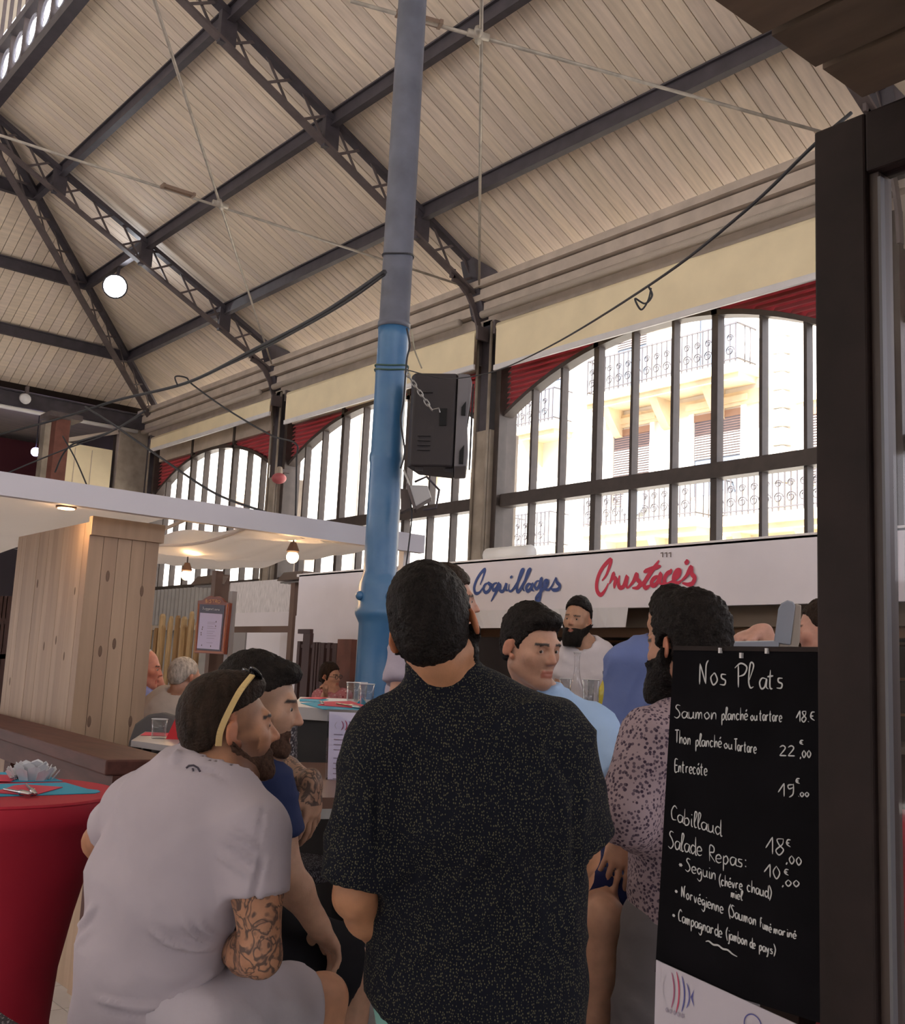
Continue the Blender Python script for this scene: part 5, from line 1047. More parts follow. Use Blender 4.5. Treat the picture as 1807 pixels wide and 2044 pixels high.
        if H.get('amp'): vs = wrinkle(vs, fs, H['amp'], (8, 8, 10), .35, 5)
        put(H.get('name', 'trousers'), vs, fs, H['m'], body)
    return body
def fab(name, col, bump=.25, rough=.85, var=.06):
    return mat(name, col, rough, var=var, vscale=5, bump=bump, bscale=16, spec=.2)
def dotfab(name, base, dots, scale, thr, stretch=(1, 1, 1), dots2=None, jit=1.0, soft=.04):
    m = mat(name, base, .85, bump=.2, bscale=18, spec=.15); nt = m.node_tree; b = nt.nodes['Principled BSDF']
    tc = nt.nodes.new('ShaderNodeTexCoord'); mp = nt.nodes.new('ShaderNodeMapping'); mp.inputs['Scale'].default_value = stretch; vo = nt.nodes.new('ShaderNodeTexVoronoi'); vo.inputs['Scale'].default_value = scale; vo.inputs['Randomness'].default_value = jit
    nt.links.new(tc.outputs['Object'], mp.inputs[0]); nt.links.new(mp.outputs[0], vo.inputs['Vector'])
    mr = nt.nodes.new('ShaderNodeMapRange'); mr.inputs[1].default_value = thr; mr.inputs[2].default_value = thr + soft; mr.inputs[3].default_value = 1; mr.inputs[4].default_value = 0
    nt.links.new(vo.outputs['Distance'], mr.inputs[0]); mx = nt.nodes.new('ShaderNodeMix'); mx.data_type = 'RGBA'; mx.inputs[6].default_value = (*base, 1); mx.inputs[7].default_value = (*dots, 1)
    if dots2:
        sp = nt.nodes.new('ShaderNodeSeparateColor'); nt.links.new(vo.outputs['Color'], sp.inputs[0]); m3 = nt.nodes.new('ShaderNodeMix'); m3.data_type = 'RGBA'; m3.inputs[6].default_value = (*dots, 1); m3.inputs[7].default_value = (*dots2, 1); nt.links.new(sp.outputs[0], m3.inputs[0]); nt.links.new(m3.outputs[2], mx.inputs[7])
    nt.links.new(mr.outputs[0], mx.inputs[0]); nt.links.new(mx.outputs[2], b.inputs['Base Color']); return m
RT = unit(RC[:, 0] * V(1, 1, 0)); FWD = V(-RT[1], RT[0], 0); UP = V(0, 0, 1)
def ax_(phi): a = math.radians(phi); return RT * math.cos(a) - FWD * math.sin(a)      # body's right for a body facing phi
def fc_(phi): a = math.radians(phi); return RT * math.sin(a) + FWD * math.cos(a)
HB = hairmat('black_hair', (.012, .009, .008)); HD = hairmat('dark_brown_hair', (.028, .017, .012)); HS = mat('short_brown_beard', (.075, .042, .03), .8, var=.35, vscale=90, bump=.5, bscale=240, spec=.1); HG = hairmat('grey_white_hair', (.42, .38, .35))
# ------------------------------------------------------------------ people
def dh(wr_, el__, n, curl=(.35, .5, .4), res=.009, d=None, side=1): return {'d': unit(wr_ - el__) if d is None else d, 'n': V(*n), 'curl': curl, 'res': res, 'side': side}
def secs(phi, rows, dd=0): return [(P(c[0], c[1], c[2] + dd), ax_(phi), w_, d) for c, w_, d in rows]
def PQ(x, y, d): return P(x, y, d + .55)
def stand(phi, pel, floor=0.0, sp=.095):
    a = ax_(phi); hp = [pel - a * sp, pel + a * sp]; zk = floor + (pel[2] - floor) * .53
    kn = [V(h[0], h[1], zk) + fc_(phi) * .02 for h in hp]; an = [V(h[0], h[1], floor + .085) - fc_(phi) * .02 for h in hp]; return hp, kn, an, [fc_(phi)] * 2
# man in the dark dotted shirt, back to the viewer
S = dict(hM=hframe(14, 6, 15), ho=P(872, 1262, 2.14), hs=1.0, neck=P(886, 1388, 2.165), nr=.066, skin=(.42, .20, .105), hres=.005)
S['torso'] = secs(5, [((950, 1950, 2.17), .200, .132), ((952, 1800, 2.17), .190, .125), ((946, 1610, 2.17), .203, .130), ((930, 1490, 2.16), .175, .105), ((905, 1435, 2.16), .11, .085)])
S['sh'] = [P(766, 1496, 2.14), P(1108, 1486, 2.17)]; S['el'] = [P(708, 1788, 2.10), P(1156, 1705, 2.20)]; S['wr'] = [P(790, 1905, 2.30), P(1110, 1830, 2.40)]
S['hand'] = [dh(S['wr'][0], S['el'][0], -RT), dh(S['wr'][1], S['el'][1], -RT, side=-1)]
pel = S['torso'][0][0]; S['hp'], S['kn'], S['an'], S['foot'] = stand(5, V(pel[0], pel[1], .88))
S['hair'] = dict(m=HB, line=[(-.13, -.07), (-.06, -.06), (-.03, -.035), (-.012, .02), (.02, .02), (.05, .062), (.10, .085)], t=.006, top=.012, nz=.003)
S['beard'] = dict(m=HB, t=.003)
FO3 = [([(742, 1640), (790, 1668), (850, 1668)], .008, 9), ([(750, 1560), (752, 1640), (760, 1720)], -.012, 8), ([(770, 1860), (880, 1800), (980, 1690), (1040, 1610)], .007, 14), ([(790, 1930), (920, 1860), (1050, 1750)], .007, 15), ([(770, 1800), (830, 1740), (870, 1660)], -.007, 12), ([(800, 1990), (900, 1960), (1000, 1900)], .006, 14), ([(1150, 1560), (1148, 1680), (1145, 1800)], -.010, 9), ([(660, 1640), (690, 1650), (730, 1640)], .006, 7), ([(655, 1700), (690, 1715), (735, 1700)], .006, 7), ([(652, 1748), (690, 1760), (745, 1745)], .007, 7), ([(1060, 1480), (1110, 1560), (1130, 1640)], .006, 12), ([(800, 1480), (830, 1560), (820, 1640)], .005, 14)]
m_dot = dotfab('black_dotted_cotton', (.006, .007, .013), (.105, .10, .06), 235, .26, (1.1, 1.1, .7), jit=.7, soft=.08)
S['shirt'] = dict(m=m_dot, off=.022, sleeve=[.93, .86], sr=.004, collar=.078, cr=.076, amp=.010, freq=(6, 6, 5), seed=3, hem=(P(738, 1990, 2.15), -UP - RT * .45), tor=S['torso'][:0] + [(S['torso'][0][0] - V(0, 0, .22), ax_(5), .205, .135)] + S['torso'], folds=FO3, res=.010, nrad=.066)
S['pants'] = dict(m=fab('mint_trousers', (.20, .40, .36)), len=[1.9, 1.9], off=.018)
person('man in black dotted shirt standing with his back turned', S)
# man in the white t-shirt on a bar stool
S = dict(hM=hframe(63, 8, 4), ho=P(457, 1464, 2.36), hs=.95, neck=P(430, 1546, 2.33), nr=.064, skin=(.46, .23, .135), stubble=.75, fade=.5, hres=.0045, arm=1.0)
S['torso'] = secs(32, [((292, 2040, 2.30), .178, .130), ((296, 1915, 2.30), .152, .112), ((326, 1770, 2.30), .172, .118), ((376, 1640, 2.31), .168, .105), ((406, 1572, 2.32), .12, .085)])
S['sh'] = [P(268, 1618, 2.43), P(508, 1660, 2.22)]; S['el'] = [P(200, 1680, 2.64), P(520, 1908, 2.15)]; S['wr'] = [P(300, 1800, 2.78), P(440, 1885, 2.36)]
S['hand'] = [dh(S['wr'][0], S['el'][0], -UP), dh(S['wr'][1], S['el'][1], -UP, side=-1)]
S['hp'] = [P(300, 2050, 2.40), P(395, 2045, 2.22)]; S['kn'] = [P(485, 2035, 2.68), P(646, 1992, 2.52)]; S['an'] = [S['kn'][0] + V(0, 0, -.42), S['kn'][1] + V(-.02, 0, -.42)]
S['tattoo'] = [(S['sh'][1], S['el'][1]), (S['el'][1], S['wr'][1])]
S['hair'] = dict(m=HD, line=[(-.13, -.045), (-.06, -.03), (-.035, .0), (-.01, .045), (.03, .058), (.06, .07), (.10, .086)], t=.0035, top=.008, nz=.0015, vols=[((0, .01, .105), (.066, .088, .038))])
S['beard'] = dict(m=HS, t=.0022, nz=.0010, h=.0035, mz=.013, low=-.117, zb=((-.03, .0), (.0, -.03), (.03, -.056), (.065, -.058), (.085, -.045), (.12, -.042)))
m_wt = fab('white_jersey', (.43, .385, .43), .18)
FO1 = [([(450, 1655), (485, 1672), (520, 1700)], 0.0102, 6), ([(440, 1672), (480, 1700), (515, 1728)], 0.0102, 6), ([(430, 1700), (470, 1730), (505, 1755)], 0.0085, 7), ([(505, 1800), (515, 1750), (525, 1705)], -0.0136, 6), ([(362, 1834), (398, 1876), (437, 1882)], 0.0136, 6), ([(294, 1852), (341, 1883), (403, 1894), (437, 1890)], 0.0153, 7), ([(390, 1840), (415, 1862), (440, 1868)], 0.0102, 6), ([(152, 1856), (170, 1836), (190, 1800)], 0.0102, 7), ([(150, 1890), (165, 1872), (185, 1850)], 0.0085, 6), ([(310, 2025), (372, 1996), (434, 1960)], 0.0119, 6), ([(330, 2000), (390, 1970), (437, 1935)], 0.0102, 6), ([(180, 1990), (260, 2012), (340, 2010)], 0.0085, 7), ([(340, 1520), (352, 1508), (362, 1500)], 0.0136, 8), ([(372, 1536), (420, 1540), (455, 1560)], -0.0068, 5), ([(505, 1782), (545, 1788), (578, 1778)], -0.0068, 4), ([(530, 1600), (520, 1640), (515, 1690)], -0.0051, 4)]
S['shirt'] = dict(m=m_wt, off=.012, sleeve=[.52, .53], sr=.004, folds=FO1, amp=.005, freq=(5, 5, 7), seed=8, nrad=.083, nk=RT * .018 + FWD * .01, res=.009, hem=(P(290, 2062, 2.3), -UP + RT * .05))
S['pants'] = dict(m=fab('white_shorts', (.48, .44, .49)), len=[.80, .80], off=.014, fl=.006, name='shorts', amp=.006)
p1 = person('man in white t-shirt seated with a tattooed arm', S); P1S = S
# man in navy, in profile
S = dict(hM=hframe(84, -5, 2), ho=P(514, 1414, 2.74), hs=1.0, neck=P(490, 1506, 2.78), skin=(.44, .26, .18), stubble=.35, fade=.35, hres=.005)
S['torso'] = secs(45, [((425, 1885, 2.86), .185, .135), ((432, 1770, 2.86), .172, .125), ((448, 1650, 2.86), .188, .13), ((465, 1575, 2.84), .17, .105)])
S['sh'] = [P(385, 1530, 3.00), P(530, 1578, 2.70)]; S['el'] = [P(548, 1530, 3.14), P(572, 1745, 2.66)]; S['wr'] = [P(622, 1566, 2.97), P(634, 1846, 2.72)]
S['hand'] = [{'d': unit(-UP + RT * .10), 'n': -RT * .9 + FWD * .5, 'curl': (.18, .3, .25), 'res': .006, 'side': -1}, dh(S['wr'][1], S['el'][1], -UP)]
S['hp'] = [P(410, 1895, 2.95), P(475, 1890, 2.76)]; S['kn'] = [P(600, 1935, 3.22), P(712, 1935, 2.94)]; S['an'] = [S['kn'][0] + V(0, 0, -.42), S['kn'][1] + V(-.03, -.05, -.42)]
S['tattoo'] = [(S['el'][0], S['wr'][0])]
S['hair'] = dict(m=HB, line=[(-.13, .0), (-.06, .015), (.0, .045), (.03, .045), (.05, .062), (.10, .082)], t=.006, top=.014, vols=[((0, .06, .100), (.055, .04, .028))], nz=.004)
S['beard'] = dict(m=HS, t=.0022, nz=.0010, h=.0035, mz=.016, low=-.117, zb=((-.03, -.02), (.02, -.062), (.06, -.062), (.085, -.046), (.12, -.044)))
S['shirt'] = dict(m=fab('navy_jersey', (.018, .028, .085)), off=.014, sleeve=[.6, .6], sr=.01, amp=.006, nrad=.07, hem=(P(425, 1900, 2.86), -UP))
S['pants'] = dict(m=fab('black_shorts', (.008, .008, .011)), len=[.9, .9], off=.03, fl=.012, name='shorts')
person('man in navy t-shirt seen in profile beside the white t-shirt', S)
# man in the light blue polo, facing the viewer
S = dict(hM=hframe(142, -10, -2), ho=P(1060, 1296, 3.42), hs=1.0, neck=P(1080, 1392, 3.46), skin=(.47, .26, .18), stubble=.22, hres=.0045, gaze=.35)
S['torso'] = secs(150, [((1112, 1745, 3.42), .185, .14), ((1106, 1650, 3.42), .175, .13), ((1098, 1540, 3.44), .19, .13), ((1090, 1460, 3.45), .165, .105)])
S['sh'] = [P(988, 1455, 3.52), P(1188, 1458, 3.40)]; S['el'] = [P(965, 1600, 3.35), P(1256, 1585, 3.22)]; S['wr'] = [P(1050, 1695, 3.1), P(1246, 1662, 2.98)]
S['hand'] = [dh(S['wr'][0], S['el'][0], -UP), {'d': unit(P(1228, 1735, 2.95) - P(1246, 1662, 2.98)), 'n': unit(FWD * .8 - UP * .3), 'curl': (.25, .25, .2), 'res': .006, 'side': 1}]
S['hp'] = [P(1066, 1750, 3.42), P(1152, 1745, 3.36)]; S['kn'] = [P(1085, 1845, 2.98), P(1206, 1832, 2.88)]; S['an'] = [S['kn'][0] + V(0, 0, -.44), S['kn'][1] + V(-.06, .03, -.44)]
S['hair'] = dict(m=HB, line=[(-.13, -.06), (-.06, -.05), (-.025, -.02), (-.012, .02), (.02, .0), (.035, .035), (.055, .066), (.10, .082)], t=.008, top=.016, vols=[((0, .06, .105), (.058, .042, .026))])
S['shirt'] = dict(m=fab('light_blue_pique', (.36, .52, .78)), off=.015, sleeve=[.75, .75], sr=.012, collar=.04, amp=.007, seed=5, nrad=.07)
S['pants'] = dict(m=fab('navy_shorts', (.02, .025, .09)), len=[.86, .86], off=.026, fl=.012, name='shorts')
person('man in light blue polo looking aside behind the dotted shirt', S)
# man in the patterned shirt
S = dict(hM=hframe(-34, -2, -4), ho=P(1368, 1303, 2.74), hs=1.02, neck=P(1386, 1412, 2.76), skin=(.42, .21, .14), hres=.005)
S['torso'] = secs(-28, [((1385, 1890, 2.80), .172, .12), ((1388, 1770, 2.80), .158, .112), ((1386, 1610, 2.79), .175, .12), ((1384, 1495, 2.77), .16, .10)])
S['sh'] = [P(1303, 1480, 2.66), P(1470, 1470, 2.90)]; S['el'] = [P(1252, 1625, 2.60), P(1510, 1650, 3.02)]; S['wr'] = [P(1300, 1690, 2.84), P(1450, 1700, 3.1)]
S['hand'] = [dh(S['wr'][0], S['el'][0], RT), dh(S['wr'][1], S['el'][1], -RT)]
pel = S['torso'][0][0]; S['hp'], S['kn'], S['an'], S['foot'] = stand(-28, V(pel[0], pel[1], .88)); S['kn'][0] = S['kn'][0] - RT * .05; S['an'][0] = S['an'][0] - RT * .08
S['hair'] = dict(m=HB, line=[(-.13, -.05), (-.06, -.045), (-.03, -.03), (-.012, .02), (.02, .0), (.05, .06), (.10, .085)], t=.015, top=.02, nz=.006, vols=[((0, .03, .12), (.06, .07, .03))])
S['beard'] = dict(m=HB, t=.010, drop=.015)
S['shirt'] = dict(m=dotfab('mauve_speckled_cotton', (.34, .26, .29), (.045, .028, .05), 105, .36, (1, 1, 1), (.12, .09, .12), soft=.12), off=.018, sleeve=[1.5, 1.5], sr=.008, collar=.035, amp=.010, freq=(6, 6, 6), seed=2, nrad=.07, hem=(P(1350, 1893, 2.78), -UP))
S['pants'] = dict(m=fab('grey_brown_trousers', (.13, .12, .13)), len=[1.9, 1.9], off=.022, amp=.006)
person('bearded man in mauve patterned shirt beside the chalkboard', S)
# man in the blue shirt behind him
S = dict(hM=hframe(-22, 0, 0), ho=P(1335, 1240, 4.4), hs=.98, neck=P(1324, 1296, 4.42), skin=(.42, .22, .14), hres=.008)
S['torso'] = secs(-12, [((1318, 1590, 4.45), .185, .13), ((1318, 1510, 4.45), .178, .125), ((1318, 1400, 4.45), .195, .13), ((1320, 1320, 4.44), .168, .105)])
S['sh'] = [P(1246, 1325, 4.40), P(1402, 1320, 4.5)]; S['el'] = [P(1238, 1450, 4.38), P(1420, 1450, 4.5)]; S['wr'] = [P(1262, 1540, 4.55), P(1400, 1540, 4.65)]
S['hand'] = [dh(S['wr'][0], S['el'][0], RT, res=.011), dh(S['wr'][1], S['el'][1], -RT, res=.011)]
pel = S['torso'][0][0]; S['hp'], S['kn'], S['an'], S['foot'] = stand(-12, V(pel[0], pel[1], .98))
S['hair'] = dict(m=HB, line=NAPE, t=.012, top=.015, h=.009, nz=.006)
S['shirt'] = dict(m=fab('blue_chambray', (.15, .20, .43)), off=.020, sleeve=[1.8, 1.8], sr=.008, collar=.035, amp=.010, freq=(6, 6, 5), nrad=.068, hem=(pel + V(0, 0, -.08), -UP), res=.016)
S['pants'] = dict(m=fab('dark_trousers', (.03, .03, .04)), len=[1.9, 1.9], res=.02)
person('man in plain blue shirt seen from behind at the bar', S)
# bearded man in white behind the bar
S = dict(hM=hframe(-152, 0, 3), ho=P(1152, 1240, 6.6), hs=1.0, neck=P(1166, 1284, 6.62), skin=(.42, .23, .15), hres=.009)
S['torso'] = secs(-165, [((1175, 1462, 6.65), .18, .13), ((1172, 1410, 6.65), .17, .12), ((1168, 1350, 6.65), .19, .13), ((1167, 1304, 6.64), .165, .105)])
S['sh'] = [P(1131, 1308, 6.62), P(1204, 1308, 6.68)]; S['el'] = [P(1118, 1395, 6.6), P(1214, 1392, 6.6)]; S['wr'] = [P(1140, 1420, 6.4), P(1195, 1425, 6.4)]
S['hand'] = [dh(S['wr'][0], S['el'][0], -UP, res=.012), dh(S['wr'][1], S['el'][1], -UP, res=.012)]
pel = S['torso'][0][0]; S['hp'], S['kn'], S['an'], S['foot'] = stand(-165, V(pel[0], pel[1], 1.12), .2)
S['hair'] = dict(m=HB, line=[(-.13, -.05), (-.06, -.04), (-.025, .03), (-.01, .06), (.03, .07), (.05, .088), (.10, .105)], t=.007, top=.026, h=.008, nz=.004)
S['beard'] = dict(m=HB, t=.011, drop=.045, low=-.16, h=.007, mz=.011, zb=((-.03, .0), (.02, -.035), (.06, -.05), (.12, -.044)))
S['shirt'] = dict(m=fab('white_tee', (.60, .55, .58)), off=.014, sleeve=[.5, .5], sr=.01, amp=.006, nrad=.075, nk=fc_(-165) * .02, res=.016)
S['pants'] = dict(m=MATS['dark_trousers'], len=[1.9, 1.9], res=.022)
person('bearded man in white t-shirt smiling under the stall fascia', S)
# man in the lilac t-shirt behind the dotted shirt
S = dict(hM=hframe(86, 2, 0), ho=P(893, 1206, 4.0), hs=1.02, neck=P(872, 1266, 4.02), skin=(.46, .25, .18), hres=.008)
S['torso'] = secs(70, [((862, 1600, 4.1), .185, .135), ((860, 1500, 4.1), .175, .13), ((858, 1390, 4.08), .19, .135), ((862, 1308, 4.05), .165, .105)])
S['sh'] = [P(875, 1310, 4.24), P(818, 1300, 3.93)]; S['el'] = [P(930, 1430, 4.3), P(800, 1392, 3.86)]; S['wr'] = [P(985, 1420, 4.2), P(870, 1440, 3.8)]
S['hand'] = [dh(S['wr'][0], S['el'][0], -UP, res=.012), dh(S['wr'][1], S['el'][1], -UP, res=.012)]
pel = S['torso'][0][0]; S['hp'], S['kn'], S['an'], S['foot'] = stand(70, V(pel[0], pel[1], .95))
S['hair'] = dict(m=HD, line=NAPE, t=.012, top=.015, h=.010)
S['shirt'] = dict(m=fab('lilac_tee', (.38, .34, .42)), off=.018, sleeve=[.75, .75], sr=.01, amp=.006, nrad=.07, res=.016)
S['pants'] = dict(m=MATS['dark_trousers'], len=[1.9, 1.9], res=.022)
person('man in lilac t-shirt mostly hidden behind the dotted shirt', S)
# two diners on the terrace
S = dict(hM=hframe(38, -8, 0), ho=PQ(368, 1355, 6.5), hs=1.08, neck=PQ(352, 1397, 6.5), skin=(.46, .25, .18), hres=.009)
S['torso'] = secs(30, [((325, 1510, 6.5), .20, .15), ((325, 1470, 6.5), .20, .15), ((332, 1432, 6.5), .20, .14), ((343, 1408, 6.5), .16, .1)], .55)
S['sh'] = [PQ(318, 1412, 6.6), PQ(380, 1418, 6.4)]; S['el'] = [PQ(310, 1480, 6.7), PQ(395, 1490, 6.4)]; S['wr'] = [PQ(350, 1470, 6.9), PQ(410, 1470, 6.65)]
S['hand'] = [dh(S['wr'][0], S['el'][0], -UP, res=.012), dh(S['wr'][1], S['el'][1], -UP, res=.012)]
S['hp'] = [PQ(312, 1505, 6.55), PQ(345, 1508, 6.45)]; S['kn'] = [PQ(370, 1510, 6.9), PQ(405, 1512, 6.8)]; S['an'] = [k + V(0, 0, -.45) for k in S['kn']]
S['hair'] = dict(m=HG, line=[(-.13, -.05), (-.06, -.045), (-.02, .02), (.03, .03), (.05, .07), (.10, .09)], t=.003, top=.0, h=.010, nz=.002)
S['shirt'] = dict(m=fab('cream_linen', (.52, .47, .44)), off=.02, sleeve=[1.5, 1.5], sr=.01, collar=.03, amp=.008, res=.018, nrad=.07)
S['pants'] = dict(m=MATS['dark_trousers'], len=[1.9, 1.9], res=.022)
person('white haired man in cream shirt seated by the palisade', S)
S = dict(hM=hframe(80, -5, 0), ho=PQ(287, 1336, 6.9), hs=1.12, neck=PQ(280, 1378, 6.9), skin=(.52, .22, .16), hres=.009, flush=.6)
S['torso'] = secs(75, [((282, 1500, 6.95), .19, .15), ((282, 1460, 6.95), .19, .15), ((282, 1420, 6.95), .20, .14), ((281, 1392, 6.95), .16, .1)], .55)
S['sh'] = [PQ(285, 1395, 7.15), PQ(280, 1398, 6.75)]; S['el'] = [PQ(330, 1440, 7.2), PQ(300, 1455, 6.7)]; S['wr'] = [PQ(322, 1372, 7.1), PQ(350, 1450, 6.7)]
S['hand'] = [dh(S['wr'][0], S['el'][0], -RT, (.9, .9, .6), .010), dh(S['wr'][1], S['el'][1], -UP, res=.012)]
S['hp'] = [PQ(280, 1500, 7.0), PQ(282, 1500, 6.85)]; S['kn'] = [PQ(345, 1505, 7.0), PQ(348, 1508, 6.85)]; S['an'] = [k + V(0, 0, -.45) for k in S['kn']]
S['hair'] = dict(m=HG, line=[(-.13, -.05), (-.06, -.0), (-.02, .03), (.0, .07), (.04, .14), (.10, .2)], t=.003, h=.010, nz=.002)
S['shirt'] = dict(m=fab('lavender_blue_shirt', (.22, .25, .52)), off=.02, sleeve=[.6, .6], sr=.01, amp=.006, res=.018, nrad=.07)
S['pants'] = dict(m=MATS['dark_trousers'], len=[1.9, 1.9], res=.022)
person('ruddy bald man in lavender shirt half hidden by the pine pillar', S)
# woman at the far table
S = dict(hM=hframe(122, -4, -6), ho=P(660, 1351, 9.6), hs=.90, neck=P(663, 1379, 9.6), nr=.05, skin=(.48, .26, .18), hres=.008, arm=.85, jaw=.92)
S['torso'] = secs(150, [((664, 1462, 9.6), .17, .125), ((664, 1436, 9.6), .145, .105), ((664, 1412, 9.6), .15, .11), ((664, 1394, 9.6), .135, .085)])
S['sh'] = [P(637, 1391, 9.6), P(690, 1392, 9.6)]; S['el'] = [P(634, 1432, 9.4), P(702, 1430, 9.5)]; S['wr'] = [P(648, 1388, 9.35), P(672, 1434, 9.3)]
S['hand'] = [dh(S['wr'][0], S['el'][0], -RT, (1.1, 1.2, .8), .009), dh(S['wr'][1], S['el'][1], -UP, res=.012)]
S['hp'] = [P(652, 1464, 9.6), P(676, 1464, 9.6)]; S['kn'] = [P(650, 1468, 9.15), P(676, 1468, 9.15)]; S['an'] = [k + V(0, 0, -.45) for k in S['kn']]
S['hair'] = dict(m=HD, line=[(-.13, -.09), (-.06, -.08), (-.0, -.06), (.02, -.02), (.04, .04), (.06, .07), (.10, .09)], t=.014, top=.01, h=.010, vols=[((0, -.11, -.02), (.04, .04, .05))])
S['shirt'] = dict(m=dotfab('pink_floral_top', (.42, .16, .18), (.22, .04, .06), 40, .35, dots2=(.6, .4, .4)), off=.012, sleeve=[.12, .12], sr=0, res=.018, nrad=.075, amp=0)
S['pants'] = dict(m=MATS['dark_trousers'], len=[1.9, 1.9], res=.022)
pw = person('woman with glasses resting her chin at the far table', S)
gm = MB(); T = lambda x, y, z: S['ho'] + S['hM'] @ (V(x, y, z) * .90)
for q in (-1, 1):
    gm.tube([T(q * .034 + .024 * math.cos(a), .104, .008 + .018 * math.sin(a)) for a in np.linspace(0, 2 * math.pi, 13)[:-1]], .0022, 5, closed=True); gm.tube([T(q * .058, .10, .012), T(q * .084, -.01, .012)], .0022, 5)
gm.tube([T(-.01, .106, .012), T(.01, .106, .012)], .002, 5); tag(gm.build('eyeglasses', MATS['dark_wire']), 'thin dark eyeglasses worn by the woman', 'eyeglasses')
# person with a raised arm behind the till
S = dict(hM=hframe(-60, -5, 0), ho=P(1648, 1262, 4.1), hs=1.0, neck=P(1660, 1330, 4.12), skin=(.52, .29, .23), hres=.008, flush=.3)
S['torso'] = secs(-70, [((1670, 1620, 4.15), .19, .14), ((1668, 1530, 4.15), .18, .13), ((1666, 1440, 4.15), .19, .13), ((1664, 1365, 4.14), .165, .105)])
S['sh'] = [P(1650, 1365, 3.95), P(1680, 1370, 4.3)]; S['el'] = [P(1578, 1330, 3.98), P(1600, 1470, 4.3)]; S['wr'] = [P(1518, 1262, 4.05), P(1560, 1500, 4.2)]
S['hand'] = [{'d': unit(P(1470, 1262, 4.05) - P(1518, 1250, 4.05)), 'n': unit(-UP * .9 + FWD * .2), 'curl': (.7, .8, .5), 'res': .007, 'side': 1, 's': 1.1}, dh(S['wr'][1], S['el'][1], -UP, res=.012)]
pel = S['torso'][0][0]; S['hp'], S['kn'], S['an'], S['foot'] = stand(-70, V(pel[0], pel[1], .93))
S['hair'] = dict(m=HD, line=NAPE, t=.008, h=.010)
S['shirt'] = dict(m=fab('maroon_tee', (.16, .04, .05)), off=.018, sleeve=[.6, .6], amp=.006, res=.018, nrad=.07)
S['pants'] = dict(m=MATS['dark_trousers'], len=[1.9, 1.9], res=.022)
person('person raising a hand behind the grey till', S)
# ------------------------------------------------------------------ furniture and small things
m_blk = mat('black_lacquered_wood', (.010, .008, .009), .45, spec=.3)
m_pat = dotfab('silver_patterned_upholstery', (.05, .045, .055), (.30, .29, .31), 150, .30, (1, 1, .6), soft=.15)
m_turq = mat('turquoise_paper', (.02, .30, .47), .75); m_pink = mat('coral_pink_paper', (.55, .045, .085), .75)
m_steel = mat('cutlery_steel', (.45, .43, .43), .25, metal=.9); m_clear = glassmat('drinking_glass', (.93, .94, .95), .07)
def stool(c, phi, label, seat=.76, back=1.20, bm=None, group='high stools with padded backs'):
    f_, r_ = fc_(phi), ax_(phi); c = V(*c); e = empty('bar_stool', c, label, 'stool')
    def at(u, v_, z): return V(c[0], c[1], c[2]) + r_ * u + f_ * v_ + V(0, 0, z)
    MB().prism([at(-.20, -.20, seat - .07), at(.20, -.20, seat - .07), at(.20, .20, seat - .07), at(-.20, .20, seat - .07)], (0, 0, .07)).build('seat', bm or m_pat, e, bevel=.02)
    for u in (-.17, .17):
        MB().tube([at(u * 1.15, .19, 0), at(u, .17, seat - .06)], [.018, .024], 8).build('leg', m_blk, e)
        MB().tube([at(u * 1.15, -.25, 0), at(u, -.18, seat - .06)], [.018, .024], 8).build('leg', m_blk, e)
        MB().tube([at(u * 1.1, .185, .28), at(u * 1.1, -.225, .28)], .012, 8).build('stretcher', m_blk, e)
        MB().beam(at(u, -.185, seat - .06), at(u, -.25, back - .02), .035, .035, up=r_).build('back_post', m_blk, e)
    for v_, z in ((.185, .30), (-.215, .42)): MB().tube([at(-.19, v_, z), at(.19, v_, z)], .012, 8).build('footrest', m_blk, e)
    n = 8; q = MB(); vs = []
    for i in range(n + 1):
        for j in range(n + 1):
            u = -.21 + .42 * i / n; t = j / n; vs.append(at(u, -.195 - .06 * t - .035 * (1 - (u / .21) ** 2), seat + .03 + (back - seat - .03) * t))
    q.add(vs, [(i * (n + 1) + j, i * (n + 1) + j + 1, (i + 1) * (n + 1) + j + 1, (i + 1) * (n + 1) + j) for i in range(n) for j in range(n)])
    o = q.build('backrest', bm or m_pat, e, smooth=True); s_ = o.modifiers.new('thick', 'SOLIDIFY'); s_.thickness = .045; s_.offset = 0
    return e
def floorpt(p): return V(p[0], p[1], 0)
stool(floorpt(P(300, 1990, 2.33)), 32, 'stool carrying the man in the white t-shirt', seat=.60, back=.75)
stool(floorpt(P(435, 1890, 2.87)), 45, 'stool carrying the man in navy', seat=.62, back=.80)
stool(floorpt(P(676, 1850, 3.22)), 82, 'dark empty stool under the hanging tattooed hand', seat=.70, back=1.02, bm=m_blk)
stool(floorpt(P(560, 1600, 3.95)), 25, 'empty high stool with silver patterned back', seat=.80, back=1.30)
stool(floorpt(P(1108, 1750, 3.45)), 150, 'stool carrying the man in the light blue polo', seat=.76, back=.9, bm=m_blk)
